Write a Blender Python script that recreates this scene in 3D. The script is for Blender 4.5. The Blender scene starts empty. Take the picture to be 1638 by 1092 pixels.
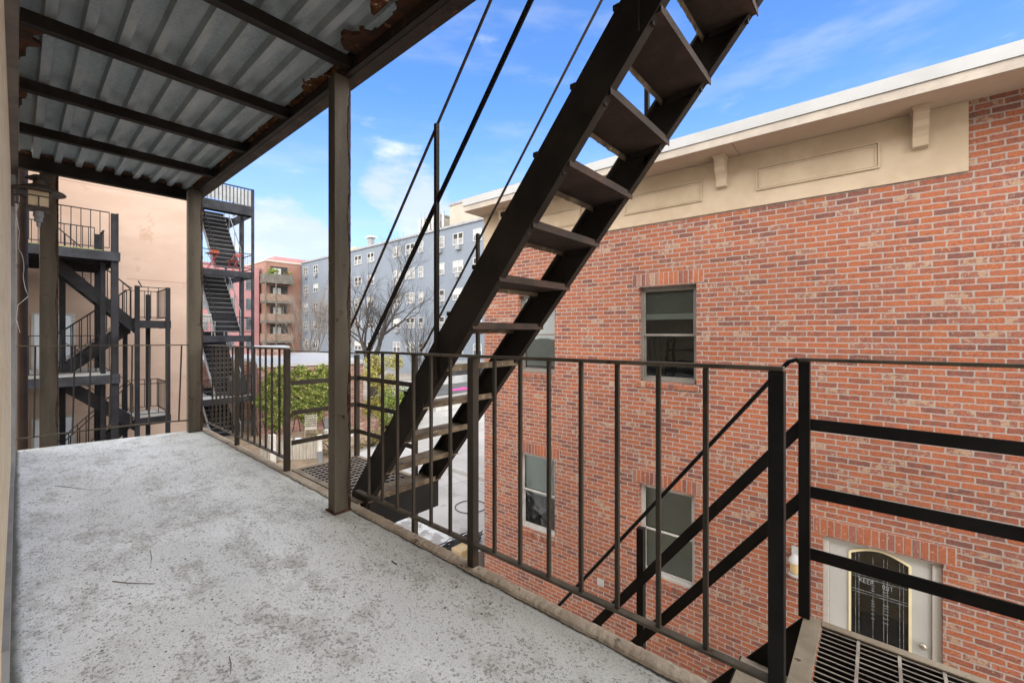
import bpy, math, random
from mathutils import Vector, Matrix
random.seed(7)
R = math.radians
scene = bpy.context.scene
COL = scene.collection

# ------------------------------------------------------------ camera
TH = math.atan(791 / 680.0)
cam_d = bpy.data.cameras.new("camera"); cam = bpy.data.objects.new("camera", cam_d); COL.objects.link(cam)
cam.location = (0, 0, 1.2); cam.rotation_euler = (R(90), 0, -TH)
cam_d.sensor_width = 36; cam_d.lens = 36 * 680 / 1638.0; cam_d.shift_y = -14 / 1638.0
cam_d.clip_start = 0.02; cam_d.clip_end = 1000
scene.camera = cam

# ------------------------------------------------------------ light
SUN_EL, SUN_AZ = R(47), R(232)          # azimuth measured clockwise from +y
EXPOSURE = 1.72
SKY_STRENGTH = 0.15
sd = Vector((math.sin(SUN_AZ) * math.cos(SUN_EL), math.cos(SUN_AZ) * math.cos(SUN_EL), math.sin(SUN_EL)))
sl = bpy.data.lights.new("sun", 'SUN'); sl.energy = 0.6; sl.angle = R(22); sl.color = (1.0, 0.96, 0.9)
so = bpy.data.objects.new("sun", sl); COL.objects.link(so); so.location = (0, 0, 20)
so.rotation_euler = sd.to_track_quat('Z', 'Y').to_euler()
vs = scene.view_settings
vs.view_transform = 'Standard'; vs.look = 'None'; vs.gamma = 1; vs.exposure = EXPOSURE; vs.use_curve_mapping = False


def pix_dir(px, py):
    k = (px - 819) / 680.0
    s, c = math.sin(TH), math.cos(TH)
    return Vector((s + c * k, c - s * k, -(py - 532) / 680.0)).normalized()


# ------------------------------------------------------------ node helpers
class NT:
    def __init__(s, nt): s.nt = nt; s.n = nt.nodes; s.l = nt.links
    def add(s, t, **kw):
        n = s.n.new(t)
        for k, v in kw.items(): setattr(n, k, v)
        return n
    def put(s, sock, v):
        if hasattr(v, 'is_output'): s.l.new(v, sock)
        elif v is not None: sock.default_value = v
    def math(s, op, a, b=None, c=None, clamp=False):
        n = s.add('ShaderNodeMath', operation=op, use_clamp=clamp)
        s.put(n.inputs[0], a)
        if b is not None: s.put(n.inputs[1], b)
        if c is not None: s.put(n.inputs[2], c)
        return n.outputs[0]
    def vmath(s, op, a, b=None):
        n = s.add('ShaderNodeVectorMath', operation=op)
        s.put(n.inputs[0], a)
        if b is not None: s.put(n.inputs[1], b)
        return n.outputs['Value'] if op in ('DOT_PRODUCT', 'LENGTH') else n.outputs[0]
    def noise(s, vec, scale, detail=4, rough=.55, out='Fac'):
        n = s.add('ShaderNodeTexNoise'); s.put(n.inputs['Vector'], vec)
        n.inputs['Scale'].default_value = scale; n.inputs['Detail'].default_value = detail
        n.inputs['Roughness'].default_value = rough
        return n.outputs[out]
    def sstep(s, v, a, b, lo=0.0, hi=1.0):
        n = s.add('ShaderNodeMapRange', interpolation_type='SMOOTHSTEP')
        s.put(n.inputs[0], v); s.put(n.inputs[1], a); s.put(n.inputs[2], b)
        s.put(n.inputs[3], lo); s.put(n.inputs[4], hi)
        return n.outputs[0]
    def mix(s, f, a, b, mode='MIX'):
        n = s.add('ShaderNodeMix', data_type='RGBA', blend_type=mode)
        s.put(n.inputs[0], f)
        s.put(n.inputs[6], c4(a)); s.put(n.inputs[7], c4(b))
        return n.outputs[2]
    def ramp(s, f, stops, interp='LINEAR'):
        n = s.add('ShaderNodeValToRGB'); n.color_ramp.interpolation = interp
        e = n.color_ramp.elements
        while len(e) < len(stops): e.new(0.5)
        for i, (p, c) in enumerate(stops): e[i].position = p; e[i].color = c4(c)
        s.put(n.inputs[0], f)
        return n.outputs[0]
    def sep(s, v):
        n = s.add('ShaderNodeSeparateXYZ'); s.put(n.inputs[0], v); return n.outputs
    def comb(s, x, y, z):
        n = s.add('ShaderNodeCombineXYZ'); s.put(n.inputs[0], x); s.put(n.inputs[1], y); s.put(n.inputs[2], z); return n.outputs[0]
    def bump(s, h, strength=.5, dist=.01):
        n = s.add('ShaderNodeBump'); s.put(n.inputs['Height'], h)
        n.inputs['Strength'].default_value = strength; n.inputs['Distance'].default_value = dist
        return n.outputs[0]


def c4(c):
    if hasattr(c, 'is_output'): return c
    return tuple(c) if len(c) == 4 else (c[0], c[1], c[2], 1)


def new_mat(name, rough=.6, metal=0.0, spec=.5):
    m = bpy.data.materials.new(name); m.use_nodes = True
    t = NT(m.node_tree); b = t.n['Principled BSDF']
    b.inputs['Roughness'].default_value = rough; b.inputs['Metallic'].default_value = metal
    b.inputs['Specular IOR Level'].default_value = spec
    co = t.add('ShaderNodeTexCoord').outputs['Object']
    return m, t, b, co


def mottled(name, c1, c2, scale=3, rough=.6, metal=0, bump=.0, bscale=60, spec=.5, lo=.35, hi=.65, spots=None, sth=.62, sscale=9, stretch=None):
    """base colour c1..c2 by noise, optional spots colour"""
    m, t, b, co = new_mat(name, rough, metal, spec)
    v = co
    if stretch: v = t.vmath('MULTIPLY', co, Vector(stretch))
    f = t.sstep(t.noise(v, scale, 6, .6), lo, hi)
    col = t.mix(f, c1, c2)
    if spots:
        g = t.sstep(t.noise(co, sscale, 8, .7), sth, sth + .06)
        col = t.mix(g, col, spots)
    t.put(b.inputs['Base Color'], col)
    if bump: t.put(b.inputs['Normal'], t.bump(t.noise(co, bscale, 6, .6), bump, .01))
    return m


def brick_mat(name, stops, mortar, bl=.203, bh=.0677, jo=.010, scale_rough=1.0, smear=True, bump=.6):
    m, t, b, co = new_mat(name, .85, 0, .25)
    x, y, z = t.sep(co)
    u0 = t.math('ADD', x, y)
    n1 = t.add('ShaderNodeTexNoise'); t.put(n1.inputs['Vector'], co); n1.inputs['Scale'].default_value = 22; n1.inputs['Detail'].default_value = 3
    nx, ny, nz = t.sep(n1.outputs['Color'])
    n2 = t.noise(co, 4.0, 2)
    u = t.math('ADD', u0, t.math('MULTIPLY', t.math('SUBTRACT', nx, .5), .010 * scale_rough))
    v = t.math('ADD', z, t.math('MULTIPLY', t.math('SUBTRACT', ny, .5), .009 * scale_rough))
    v = t.math('ADD', v, t.math('MULTIPLY', t.math('SUBTRACT', n2, .5), .006 * scale_rough))
    vr = t.math('DIVIDE', v, bh); row = t.math('FLOOR', vr)
    par = t.math('MULTIPLY', t.math('FLOORED_MODULO', row, 2.0), .5)
    wn0 = t.add('ShaderNodeTexWhiteNoise', noise_dimensions='1D'); t.put(wn0.inputs['W'], row)
    jit = t.math('MULTIPLY', wn0.outputs['Value'], .13)
    ur = t.math('ADD', t.math('ADD', t.math('DIVIDE', u, bl), par), jit)
    colid = t.math('FLOOR', ur)
    fu = t.math('MULTIPLY', t.math('FRACT', ur), bl); fv = t.math('MULTIPLY', t.math('FRACT', vr), bh)
    du = t.math('MINIMUM', fu, t.math('SUBTRACT', bl, fu)); dv = t.math('MINIMUM', fv, t.math('SUBTRACT', bh, fv))
    d = t.math('SMOOTH_MIN', du, dv, .012)
    mask = t.sstep(d, jo * .35, jo * .35 + .003)
    wn = t.add('ShaderNodeTexWhiteNoise', noise_dimensions='2D'); t.put(wn.inputs['Vector'], t.comb(colid, row, 0))
    rnd = wn.outputs['Value']; rx, ry, rz = t.sep(wn.outputs['Color'])
    inb = t.math('MULTIPLY', t.math('SUBTRACT', t.noise(t.vmath('ADD', co, t.comb(0, 0, t.math('MULTIPLY', rx, 3.0))), 13, 4, .65), .5), 1.1)
    bc = t.ramp(t.math('ADD', rnd, inb, clamp=True), stops)
    fine = t.noise(co, 55, 6, .7)
    bc = t.mix(1.0, bc, t.ramp(fine, [(.25, (.62, .62, .62)), (.75, (1.3, 1.3, 1.3))]), 'MULTIPLY')
    if smear:
        sm = t.math('MULTIPLY', t.sstep(t.noise(co, 38, 4, .6), .56, .62), t.sstep(ry, .68, .75))
        bc = t.mix(t.math('MULTIPLY', sm, .6), bc, (.37, .25, .17))
        dk = t.math('MULTIPLY', t.sstep(t.noise(co, 30, 4, .6), .55, .63), t.sstep(rz, .6, .7))
        bc = t.mix(t.math('MULTIPLY', dk, .55), bc, (.12, .055, .045))
    mc = t.mix(t.noise(co, 30, 4), mortar, tuple(k * .75 for k in mortar))
    wea = t.ramp(t.noise(co, .7, 4, .6), [(.3, (.88, .88, .88)), (.7, (1.06, 1.06, 1.06))])
    col = t.mix(1.0, t.mix(mask, mc, bc), wea, 'MULTIPLY')
    t.put(b.inputs['Base Color'], col)
    t.put(b.inputs['Normal'], t.bump(t.math('ADD', mask, t.math('MULTIPLY', fine, .5)), bump, .006))
    return m


# ------------------------------------------------------------ world
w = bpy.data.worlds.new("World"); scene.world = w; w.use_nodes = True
t = NT(w.node_tree)
bg = t.n['Background']
sky = t.add('ShaderNodeTexSky', sky_type='NISHITA'); sky.sun_disc = False
sky.sun_elevation = SUN_EL; sky.sun_rotation = SUN_AZ; sky.air_density = 1.0; sky.dust_density = .6; sky.ozone_density = 2.2
dirv = t.add('ShaderNodeTexCoord').outputs['Generated']
dx, dy, dz = t.sep(dirv)
sv = t.vmath('MULTIPLY', dirv, Vector((1, 1, 2.6)))
n_big = t.noise(sv, 5.5, 8, .58)
n_wisp = t.noise(t.vmath('MULTIPLY', dirv, Vector((1.0, 1.6, 6))), 3.0, 7, .6)
blob = None
for (px, py, rad, amp) in [(650, 312, .125, .33), (590, 300, .06, .14), (450, 385, .13, .40), (505, 420, .11, .32), (700, 350, .10, .18), (1180, 170, .09, .10), (480, 262, .05, .09), (370, 410, .12, .3)]:
    dt = t.vmath('DOT_PRODUCT', dirv, pix_dir(px, py))
    k = t.sstep(dt, math.cos(rad), 1.0, 0.0, amp)
    blob = k if blob is None else t.math('ADD', blob, k)
cum = t.sstep(t.math('ADD', n_big, blob), .56, .92)
wis = t.sstep(n_wisp, .47, .80, 0.0, .25)
low = t.sstep(dz, 0.5, 0.0, 0.0, .62)
cl = t.math('MAXIMUM', t.math('MULTIPLY', cum, .85), t.math('ADD', wis, low), clamp=True)
skc = t.mix(1.0, sky.outputs[0], (0.335, 0.50, 0.71), 'MULTIPLY')
cloudc = t.mix(t.sstep(n_big, .45, .75), (1.75, 1.9, 2.25), (2.3, 2.4, 2.6))
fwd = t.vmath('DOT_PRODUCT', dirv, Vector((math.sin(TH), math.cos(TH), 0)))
# unseen broken cloud, added bright overhead and behind the viewer to light the deck
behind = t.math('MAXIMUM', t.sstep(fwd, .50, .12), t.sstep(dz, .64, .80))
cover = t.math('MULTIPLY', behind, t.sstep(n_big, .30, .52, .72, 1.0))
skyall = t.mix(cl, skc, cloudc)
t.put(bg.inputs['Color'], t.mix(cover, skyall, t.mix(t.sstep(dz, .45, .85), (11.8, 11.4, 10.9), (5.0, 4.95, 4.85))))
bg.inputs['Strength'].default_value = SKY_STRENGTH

# ------------------------------------------------------------ materials
M = {}
M['steel_brown'] = mottled('painted_steel_brown', (.034, .027, .021), (.058, .048, .037), 2.2, .5, 0, .25, 70, .35, spots=(.085, .036, .02), sth=.62, sscale=9, stretch=(1, 1, .3))
M['steel_brown'].node_tree.nodes['Principled BSDF'].inputs['Specular IOR Level'].default_value = .2; M['steel_brown'].node_tree.nodes['Principled BSDF'].inputs['Roughness'].default_value = .6
M['post_paint'] = mottled('post_paint_bronze', (.060, .051, .038), (.125, .105, .078), 2.6, .55, 0, .3, 70, .35, spots=(.055, .025, .015), sth=.61, sscale=10, stretch=(1.6, 1.6, .22))
M['post_paint'].node_tree.nodes['Principled BSDF'].inputs['Specular IOR Level'].default_value = .2; M['post_paint'].node_tree.nodes['Principled BSDF'].inputs['Roughness'].default_value = .6
M['steel_dark'] = mottled('painted_steel_dark', (.014, .011, .0088), (.029, .023, .018), 3, .48, 0, .1, 80, .45, spots=(.10, .048, .028), sth=.70, sscale=14)
M['steel_dark'].node_tree.nodes['Principled BSDF'].inputs['Specular IOR Level'].default_value = .2; M['steel_dark'].node_tree.nodes['Principled BSDF'].inputs['Roughness'].default_value = .6
M['beam_paint'] = mottled('rusting_beam_paint', (.024, .018, .0145), (.045, .034, .026), 3, .6, 0, .4, 50, .3, spots=(.095, .042, .022), sth=.57, sscale=7)
M['beam_paint'].node_tree.nodes['Principled BSDF'].inputs['Specular IOR Level'].default_value = .2; M['beam_paint'].node_tree.nodes['Principled BSDF'].inputs['Roughness'].default_value = .6
M['post_rust'] = mottled('rusted_post_edge', (.085, .07, .052), (.05, .035, .025), 6, .8, 0, .8, 45, .2, spots=(.045, .02, .013), sth=.50, sscale=9, stretch=(1, 1, .5))
M['steel_black'] = mottled('painted_steel_black', (.007, .0068, .0066), (.014, .013, .0125), 4, .45, 0, .06, 80, .5, spots=(.06, .035, .025), sth=.74, sscale=20)
M['steel_black'].node_tree.nodes['Principled BSDF'].inputs['Specular IOR Level'].default_value = .2; M['steel_black'].node_tree.nodes['Principled BSDF'].inputs['Roughness'].default_value = .6
M['rusty'] = mottled('rusted_steel', (.10, .042, .022), (.045, .028, .022), 9, .9, 0, .8, 40, .2, spots=(.30, .15, .06), sth=.6, sscale=12)
M['rust_edge'] = mottled('flaking_rust', (.16, .065, .026), (.05, .024, .016), 14, .95, 0, 1.0, 50, .1, spots=(.55, .47, .38), sth=.58, sscale=22)
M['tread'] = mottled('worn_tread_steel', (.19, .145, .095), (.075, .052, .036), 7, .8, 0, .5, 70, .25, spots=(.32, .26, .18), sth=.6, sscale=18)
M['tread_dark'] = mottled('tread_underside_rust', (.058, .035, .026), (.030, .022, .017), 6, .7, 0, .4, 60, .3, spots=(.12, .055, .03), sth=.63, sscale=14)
M['tan_steel'] = mottled('dusty_tan_steel', (.22, .18, .13), (.32, .27, .20), 6, .8, 0, .3, 60, .3, spots=(.10, .055, .035), sth=.62, sscale=24)
M['grating'] = mottled('galvanised_bars', (.40, .36, .31), (.26, .22, .19), 8, .6, .0, .2, 60, .4)
M['grating_side'] = mottled('grating_side', (.03, .026, .023), (.05, .04, .035), 8, .6)
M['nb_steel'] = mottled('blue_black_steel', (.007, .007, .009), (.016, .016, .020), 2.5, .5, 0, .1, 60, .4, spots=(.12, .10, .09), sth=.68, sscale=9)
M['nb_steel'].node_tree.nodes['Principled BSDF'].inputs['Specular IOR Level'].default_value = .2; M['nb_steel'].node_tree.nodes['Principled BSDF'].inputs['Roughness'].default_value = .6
M['nb_steel_lit'] = mottled('slate_steel_lit', (.013, .014, .018), (.030, .033, .041), 3, .55, 0, .1, 60, .4, spots=(.16, .14, .12), sth=.66, sscale=9)  # lighter copy of the neighbour steel, lit look put into its colour
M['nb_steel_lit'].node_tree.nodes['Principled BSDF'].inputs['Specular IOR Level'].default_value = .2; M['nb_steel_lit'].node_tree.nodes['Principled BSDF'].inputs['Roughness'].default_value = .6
M['wire'] = mottled('wire_white', (.5, .5, .5), (.4, .4, .4), 5)
M['white_paint'] = mottled('white_paint', (.42, .42, .41), (.35, .345, .33), 3, .55, 0, .1, 60, .4)
M['white_metal'] = mottled('white_flashing', (.37, .375, .385), (.32, .325, .33), 1.5, .4, 0, 0, 60, .5)
M['peeling_white'] = mottled('peeling_white_wood', (.50, .48, .45), (.42, .40, .37), 5, .7, 0, .4, 50, .3, spots=(.24, .17, .14), sth=.62, sscale=10, stretch=(1, 1, .3))
M['fascia_wood'] = mottled('weathered_fascia_board', (.42, .37, .32), (.35, .305, .265), 4, .7, 0, .3, 50, .3, spots=(.28, .23, .18), sth=.66, sscale=7)
M['stucco_tan'] = mottled('tan_stucco', (.41, .322, .23), (.485, .392, .29), 1.5, .85, 0, .15, 120, .2, spots=(.36, .27, .19), sth=.70, sscale=4)
M['soffit'] = mottled('soffit_board', (.41, .315, .235), (.46, .36, .275), 1.2, .8, 0, .08, 80, .2)
M['stucco_cream'] = mottled('cream_stucco', (.70, .58, .40), (.82, .71, .53), 9, .9, 0, 1.0, 130, .2)
M['grey_trim'] = mottled('grey_trim_paint', (.18, .19, .20), (.26, .27, .28), 5, .5)
M['brown_trim'] = mottled('brown_ledger', (.11, .095, .085), (.17, .15, .13), 6, .6, 0, .2, 50)
M['pink_stucco'] = mottled('salmon_stucco', (.375, .275, .22), (.425, .32, .26), .55, .9, 0, .12, 60, .15, spots=(.355, .25, .19), sth=.60, sscale=1.6, stretch=(1, 1, 2.2))
M['blue_door'] = mottled('pale_blue_door', (.60, .66, .74), (.68, .73, .80), 2, .5)
M['terracotta'] = mottled('terracotta_stucco', (.20, .105, .078), (.255, .14, .105), .3, .9, spots=(.17, .085, .065), sth=.6, sscale=1)
M['pink_block'] = mottled('rose_stucco', (.29, .14, .145), (.33, .17, .175), .3, .9)
M['balcony_grey'] = mottled('weathered_balcony', (.085, .078, .066), (.13, .118, .10), 2, .8)
M['window_dark'] = mottled('dark_window_glass', (.035, .04, .045), (.10, .11, .12), .9, .12, 0, 0, 60, .8)
M['room_dark'] = mottled('dim_interior', (.02, .02, .02), (.04, .035, .03), 2, .9)
M['win_frame'] = mottled('bronze_window_frame', (.15, .135, .12), (.19, .175, .155), 4, .45)
M['win_frame_lt'] = mottled('grey_window_frame', (.36, .35, .33), (.45, .44, .42), 4, .45)
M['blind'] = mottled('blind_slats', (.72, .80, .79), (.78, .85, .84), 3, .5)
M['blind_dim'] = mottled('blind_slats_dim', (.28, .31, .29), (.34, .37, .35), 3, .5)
M['cream_trim'] = mottled('cream_door_trim', (.68, .60, .38), (.74, .66, .44), 4, .45)
M['door_grey'] = mottled('pale_grey_door_paint', (.40, .40, .385), (.45, .45, .435), 1.5, .4, spots=(.42, .42, .40), sth=.66, sscale=3)
M['came'] = mottled('lead_came', (.10, .11, .12), (.30, .32, .34), 30, .35, .3)
M['chalk'] = mottled('faded_white_marker', (.50, .52, .55), (.36, .38, .40), 40, .9)
M['brass'] = mottled('brass_knob', (.42, .39, .32), (.5, .47, .4), 10, .3, .9)
M['lamp_metal'] = mottled('lamp_bronze', (.055, .045, .038), (.09, .075, .06), 14, .55, 0, .2)
M['white_block'] = mottled('white_block_wall', (.62, .64, .67), (.52, .54, .58), 1, .9)
M['paving'] = None
M['soil'] = mottled('garden_soil', (.17, .125, .09), (.26, .20, .145), 2, .95, 0, .8, 20, .1, spots=(.40, .36, .30), sth=.60, sscale=12)
M['wood_fence'] = mottled('grey_fence_boards', (.40, .37, .32), (.30, .27, .23), 7, .9, 0, .3, 40, .2, stretch=(4, 4, .5))
M['wood_brown'] = mottled('brown_boards', (.16, .11, .08), (.24, .17, .13), 5, .9, 0, .3)
M['bark'] = mottled('grey_bark', (.026, .021, .018), (.05, .042, .036), 8, .9, 0, .3)
M['bark_pale'] = mottled('pale_twig_bark', (.12, .10, .085), (.18, .155, .13), 8, .9)
M['dark_roof'] = mottled('dark_roofing', (.05, .055, .06), (.08, .085, .09), 2, .8)
M['black_void'] = mottled('black_tarpaulin', (.008, .009, .011), (.016, .017, .02), 3, .5, 0, .6, 12)
M['magenta'] = mottled('magenta_sheet', (.40, .05, .24), (.34, .04, .2), 3, .5)
M['red_paint'] = mottled('red_chair_paint', (.42, .05, .045), (.34, .04, .035), 5, .4)
M['orange_pot'] = mottled('orange_plastic', (.62, .18, .08), (.52, .14, .06), 5, .5)
M['beige_render'] = mottled('beige_render', (.30, .265, .215), (.34, .30, .25), .5, .9)
M['cream_box'] = mottled('cream_sheet_metal', (.34, .31, .22), (.38, .34, .26), 1, .8)
M['antenna'] = mottled('antenna_grey', (.15, .155, .16), (.22, .225, .24), 2, .5)
M['moss'] = mottled('moss', (.16, .19, .06), (.28, .28, .12), 14, .95, 0, .8)
M['pole_white'] = mottled('painted_post_white', (.55, .53, .49), (.46, .44, .40), 3, .8)
M['pipe_brown'] = mottled('brown_downpipe', (.030, .018, .015), (.045, .028, .022), 3, .45, spots=(.05, .035, .03), sth=.62, sscale=9)
M['pipe_brown'].node_tree.nodes['Principled BSDF'].inputs['Specular IOR Level'].default_value = .2; M['pipe_brown'].node_tree.nodes['Principled BSDF'].inputs['Roughness'].default_value = .6
M['coating'] = mottled('white_roof_coating', (.46, .465, .465), (.40, .405, .405), 2, .7, 0, .3, 20, .3, spots=(.22, .21, .21), sth=.50, sscale=1.7)
M['tan_wall'] = mottled('cracked_tan_render', (.34, .255, .15), (.28, .21, .12), 4, .9, 0, .5, 30, .2, spots=(.20, .15, .10), sth=.62, sscale=9, stretch=None)
M['twig'] = mottled('dry_twig', (.20, .16, .12), (.14, .11, .085), 20, .9)
M['pebble'] = mottled('dark_debris', (.035, .033, .032), (.06, .055, .05), 20, .9)
M['silver'] = mottled('silver_box', (.26, .27, .285), (.20, .21, .225), 3, .35, .2)
M['clay'] = mottled('clay_pot', (.36, .16, .10), (.30, .13, .08), 6, .8)

BR = [(0.0, (.16, .072, .060)), (.08, (.20, .078, .058)), (.22, (.255, .088, .055)), (.42, (.305, .100, .052)), (.62, (.35, .115, .055)), (.78, (.31, .108, .064)), (.90, (.235, .098, .076)), (.96, (.28, .15, .11)), (1.0, (.36, .235, .16))]
M['brick'] = brick_mat('red_brick', BR, (.37, .32, .292), jo=.0155, scale_rough=1.6)
M['brick_old'] = brick_mat('old_brown_brick', [(0, (.20, .10, .08)), (.5, (.32, .14, .10)), (.8, (.40, .20, .15)), (1, (.46, .32, .26))], (.42, .38, .34), jo=.016)


def soldier_mat():
    m, t, b, co = new_mat('soldier_brick', .85, 0, .25)
    at = t.add('ShaderNodeAttribute'); at.attribute_name = 'rnd'
    bc = t.ramp(at.outputs['Fac'], BR)
    fine = t.noise(co, 50, 6, .7)
    bc = t.mix(1.0, bc, t.ramp(fine, [(.25, (.65, .65, .65)), (.75, (1.25, 1.25, 1.25))]), 'MULTIPLY')
    sm = t.sstep(t.noise(co, 26, 4, .6), .60, .68)
    bc = t.mix(t.math('MULTIPLY', sm, .5), bc, (.52, .38, .28))
    t.put(b.inputs['Base Color'], bc)
    t.put(b.inputs['Normal'], t.bump(fine, .6, .006))
    return m


M['soldier'] = soldier_mat()
M['mortar'] = mottled('mortar', (.37, .32, .292), (.30, .26, .24), 20, .95, 0, .5, 60)


def concrete_mat():
    m, t, b, co = new_mat('worn_concrete', .8, 0, .3)
    co = t.vmath('ADD', co, Vector((.75, 3, 0)))
    x, y, z = t.sep(co)
    big = t.noise(co, 1.1, 5, .6)
    mid = t.noise(t.vmath('MULTIPLY', co, Vector((1.6, .9, 1))), 4.5, 6, .65)
    base = t.mix(t.sstep(big, .36, .62), (.72, .745, .75), (.86, .89, .905))
    base = t.mix(t.math('MULTIPLY', t.sstep(mid, .47, .70), .55), base, (.40, .39, .345))
    # greener, darker staining towards the outer edge
    edge = t.sstep(t.math('ADD', x, t.math('MULTIPLY', big, .8)), 1.25, 1.95)
    base = t.mix(t.math('MULTIPLY', edge, .5), base, (.37, .36, .28))
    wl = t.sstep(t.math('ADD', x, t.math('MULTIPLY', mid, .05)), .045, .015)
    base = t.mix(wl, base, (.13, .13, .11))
    # pits: small dark specks, denser in patches
    fine = t.noise(co, 130, 3, .7)
    vo = t.add('ShaderNodeTexVoronoi'); t.put(vo.inputs['Vector'], t.vmath('ADD', t.vmath('MULTIPLY', co, Vector((1, .8, 1))), t.comb(t.math('MULTIPLY', fine, .022), t.math('MULTIPLY', t.noise(co, 90, 2), .022), 0))); vo.inputs['Scale'].default_value = 105
    rc, gc, bc_ = t.sep(vo.outputs['Color'])
    thr = t.math('MULTIPLY', t.math('MULTIPLY', rc, rc), t.sstep(mid, .30, .62, .34, .80))
    pit = t.sstep(t.math('SUBTRACT', thr, vo.outputs['Distance']), -.03, .05)
    base = t.mix(t.math('MULTIPLY', pit, .62), base, (.17, .165, .15))
    vo2 = t.add('ShaderNodeTexVoronoi'); t.put(vo2.inputs['Vector'], co); vo2.inputs['Scale'].default_value = 190
    r2, g2, b2 = t.sep(vo2.outputs['Color'])
    p2 = t.sstep(t.math('SUBTRACT', t.math('MULTIPLY', r2, .55), vo2.outputs['Distance']), -.02, .1)
    base = t.mix(t.math('MULTIPLY', p2, .5), base, (.27, .265, .25))
    base = t.mix(1.0, base, t.ramp(t.noise(co, 300, 3, .7), [(.2, (.72, .72, .72)), (.8, (1.22, 1.22, 1.22))]), 'MULTIPLY')
    tiny = t.noise(t.vmath('MULTIPLY', co, Vector((1, 1.3, 1))), 75, 5, .75)
    base = t.mix(t.math('MULTIPLY', t.sstep(tiny, .60, .70), t.sstep(mid, .30, .6, .35, .8)), base, (.28, .275, .25))
    base = t.mix(t.math('MULTIPLY', t.sstep(t.noise(co, 2.3, 7, .72), .55, .68), .35), base, (.33, .325, .29))
    t.put(b.inputs['Base Color'], base)
    hgt = t.math('SUBTRACT', t.math('MULTIPLY', fine, .6), t.math('ADD', pit, t.math('MULTIPLY', p2, .5)))
    t.put(b.inputs['Normal'], t.bump(hgt, .5, .004))
    return m


M['concrete'] = concrete_mat()
M['curb'] = mottled('eroded_curb', (.33, .27, .205), (.44, .375, .29), 5, .95, 0, 1.0, 45, .2, spots=(.14, .105, .08), sth=.60, sscale=10)


def paving_mat():
    m, t, b, co = new_mat('grey_slab_paving', .85, 0, .25)
    x, y, z = t.sep(co)
    base = t.mix(t.sstep(t.noise(co, .35, 6, .6), .35, .65), (.27, .26, .25), (.35, .34, .335))
    base = t.mix(t.sstep(t.noise(co, 2.2, 7, .7), .56, .68, 0, .5), base, (.165, .155, .145))
    a = R(-12)
    u = t.math('ADD', t.math('MULTIPLY', x, math.cos(a)), t.math('MULTIPLY', y, math.sin(a)))
    v = t.math('SUBTRACT', t.math('MULTIPLY', y, math.cos(a)), t.math('MULTIPLY', x, math.sin(a)))
    def line(c, p):
        f = t.math('FRACT', t.math('DIVIDE', c, p)); return t.sstep(t.math('MINIMUM', f, t.math('SUBTRACT', 1.0, f)), .010, .004)
    ln = t.math('MAXIMUM', line(u, 2.3), line(v, 2.9))
    base = t.mix(t.math('MULTIPLY', ln, .55), base, (.15, .14, .13))
    t.put(b.inputs['Base Color'], base)
    t.put(b.inputs['Normal'], t.bump(t.noise(co, 40, 5), .3, .01))
    return m


M['paving'] = paving_mat()


def galv_mat():
    m, t, b, co = new_mat('galvanised_decking', .62, .1, .4)
    vo = t.add('ShaderNodeTexVoronoi'); t.put(vo.inputs['Vector'], co); vo.inputs['Scale'].default_value = 70
    r, g, bb = t.sep(vo.outputs['Color'])
    base = t.mix(r, (.235, .285, .31), (.31, .36, .38))
    base = t.mix(t.sstep(t.noise(t.vmath('MULTIPLY', co, Vector((3, .6, 1))), 2.2, 6, .65), .42, .66), base, (.38, .42, .43))
    base = t.mix(t.sstep(t.noise(co, 17, 7, .75), .67, .71), base, (.16, .09, .055))
    t.put(b.inputs['Base Color'], base)
    t.put(b.inputs['Normal'], t.bump(t.noise(co, 12, 4), .12, .01))
    return m


M['galv'] = galv_mat()


def glass_mat():
    m = bpy.data.materials.new('window_glass'); m.use_nodes = True
    t = NT(m.node_tree); t.n.remove(t.n['Principled BSDF'])
    tr = t.add('ShaderNodeBsdfTransparent'); tr.inputs[0].default_value = (.80, .83, .82, 1)
    gl = t.add('ShaderNodeBsdfGlossy'); gl.inputs['Roughness'].default_value = .03
    co = t.add('ShaderNodeTexCoord').outputs['Object']
    t.put(gl.inputs['Normal'], t.bump(t.noise(co, 2.5, 2), .12, .02))
    fr = t.add('ShaderNodeFresnel'); fr.inputs[0].default_value = 1.5
    ms = t.add('ShaderNodeMixShader'); t.put(ms.inputs[0], fr.outputs[0]); t.l.new(tr.outputs[0], ms.inputs[1]); t.l.new(gl.outputs[0], ms.inputs[2])
    t.l.new(ms.outputs[0], t.n['Material Output'].inputs[0])
    return m


M['glass'] = glass_mat()


def siding_mat():
    m, t, b, co = new_mat('blue_grey_siding', .75, 0, .3)
    x, y, z = t.sep(co)
    base = t.mix(t.sstep(t.noise(t.vmath('MULTIPLY', co, Vector((1, .25, .12))), 1.3, 5, .6), .3, .7), (.132, .155, .188), (.150, .173, .208))
    def joint(c, p, wd, off=0.0):
        f = t.math('FRACT', t.math('DIVIDE', t.math('ADD', c, off), p)); return t.sstep(t.math('MINIMUM', f, t.math('SUBTRACT', 1.0, f)), wd / p, wd / p * .5)
    ln = joint(z, 2.84, .03, .25)
    base = t.mix(t.math('MULTIPLY', ln, .45), base, (.20, .23, .28))
    ln2 = joint(y, 2.44, .02)
    base = t.mix(t.math('MULTIPLY', ln2, .10), base, (.22, .25, .30))
    t.put(b.inputs['Base Color'], base)
    return m


M['siding'] = siding_mat()


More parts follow.
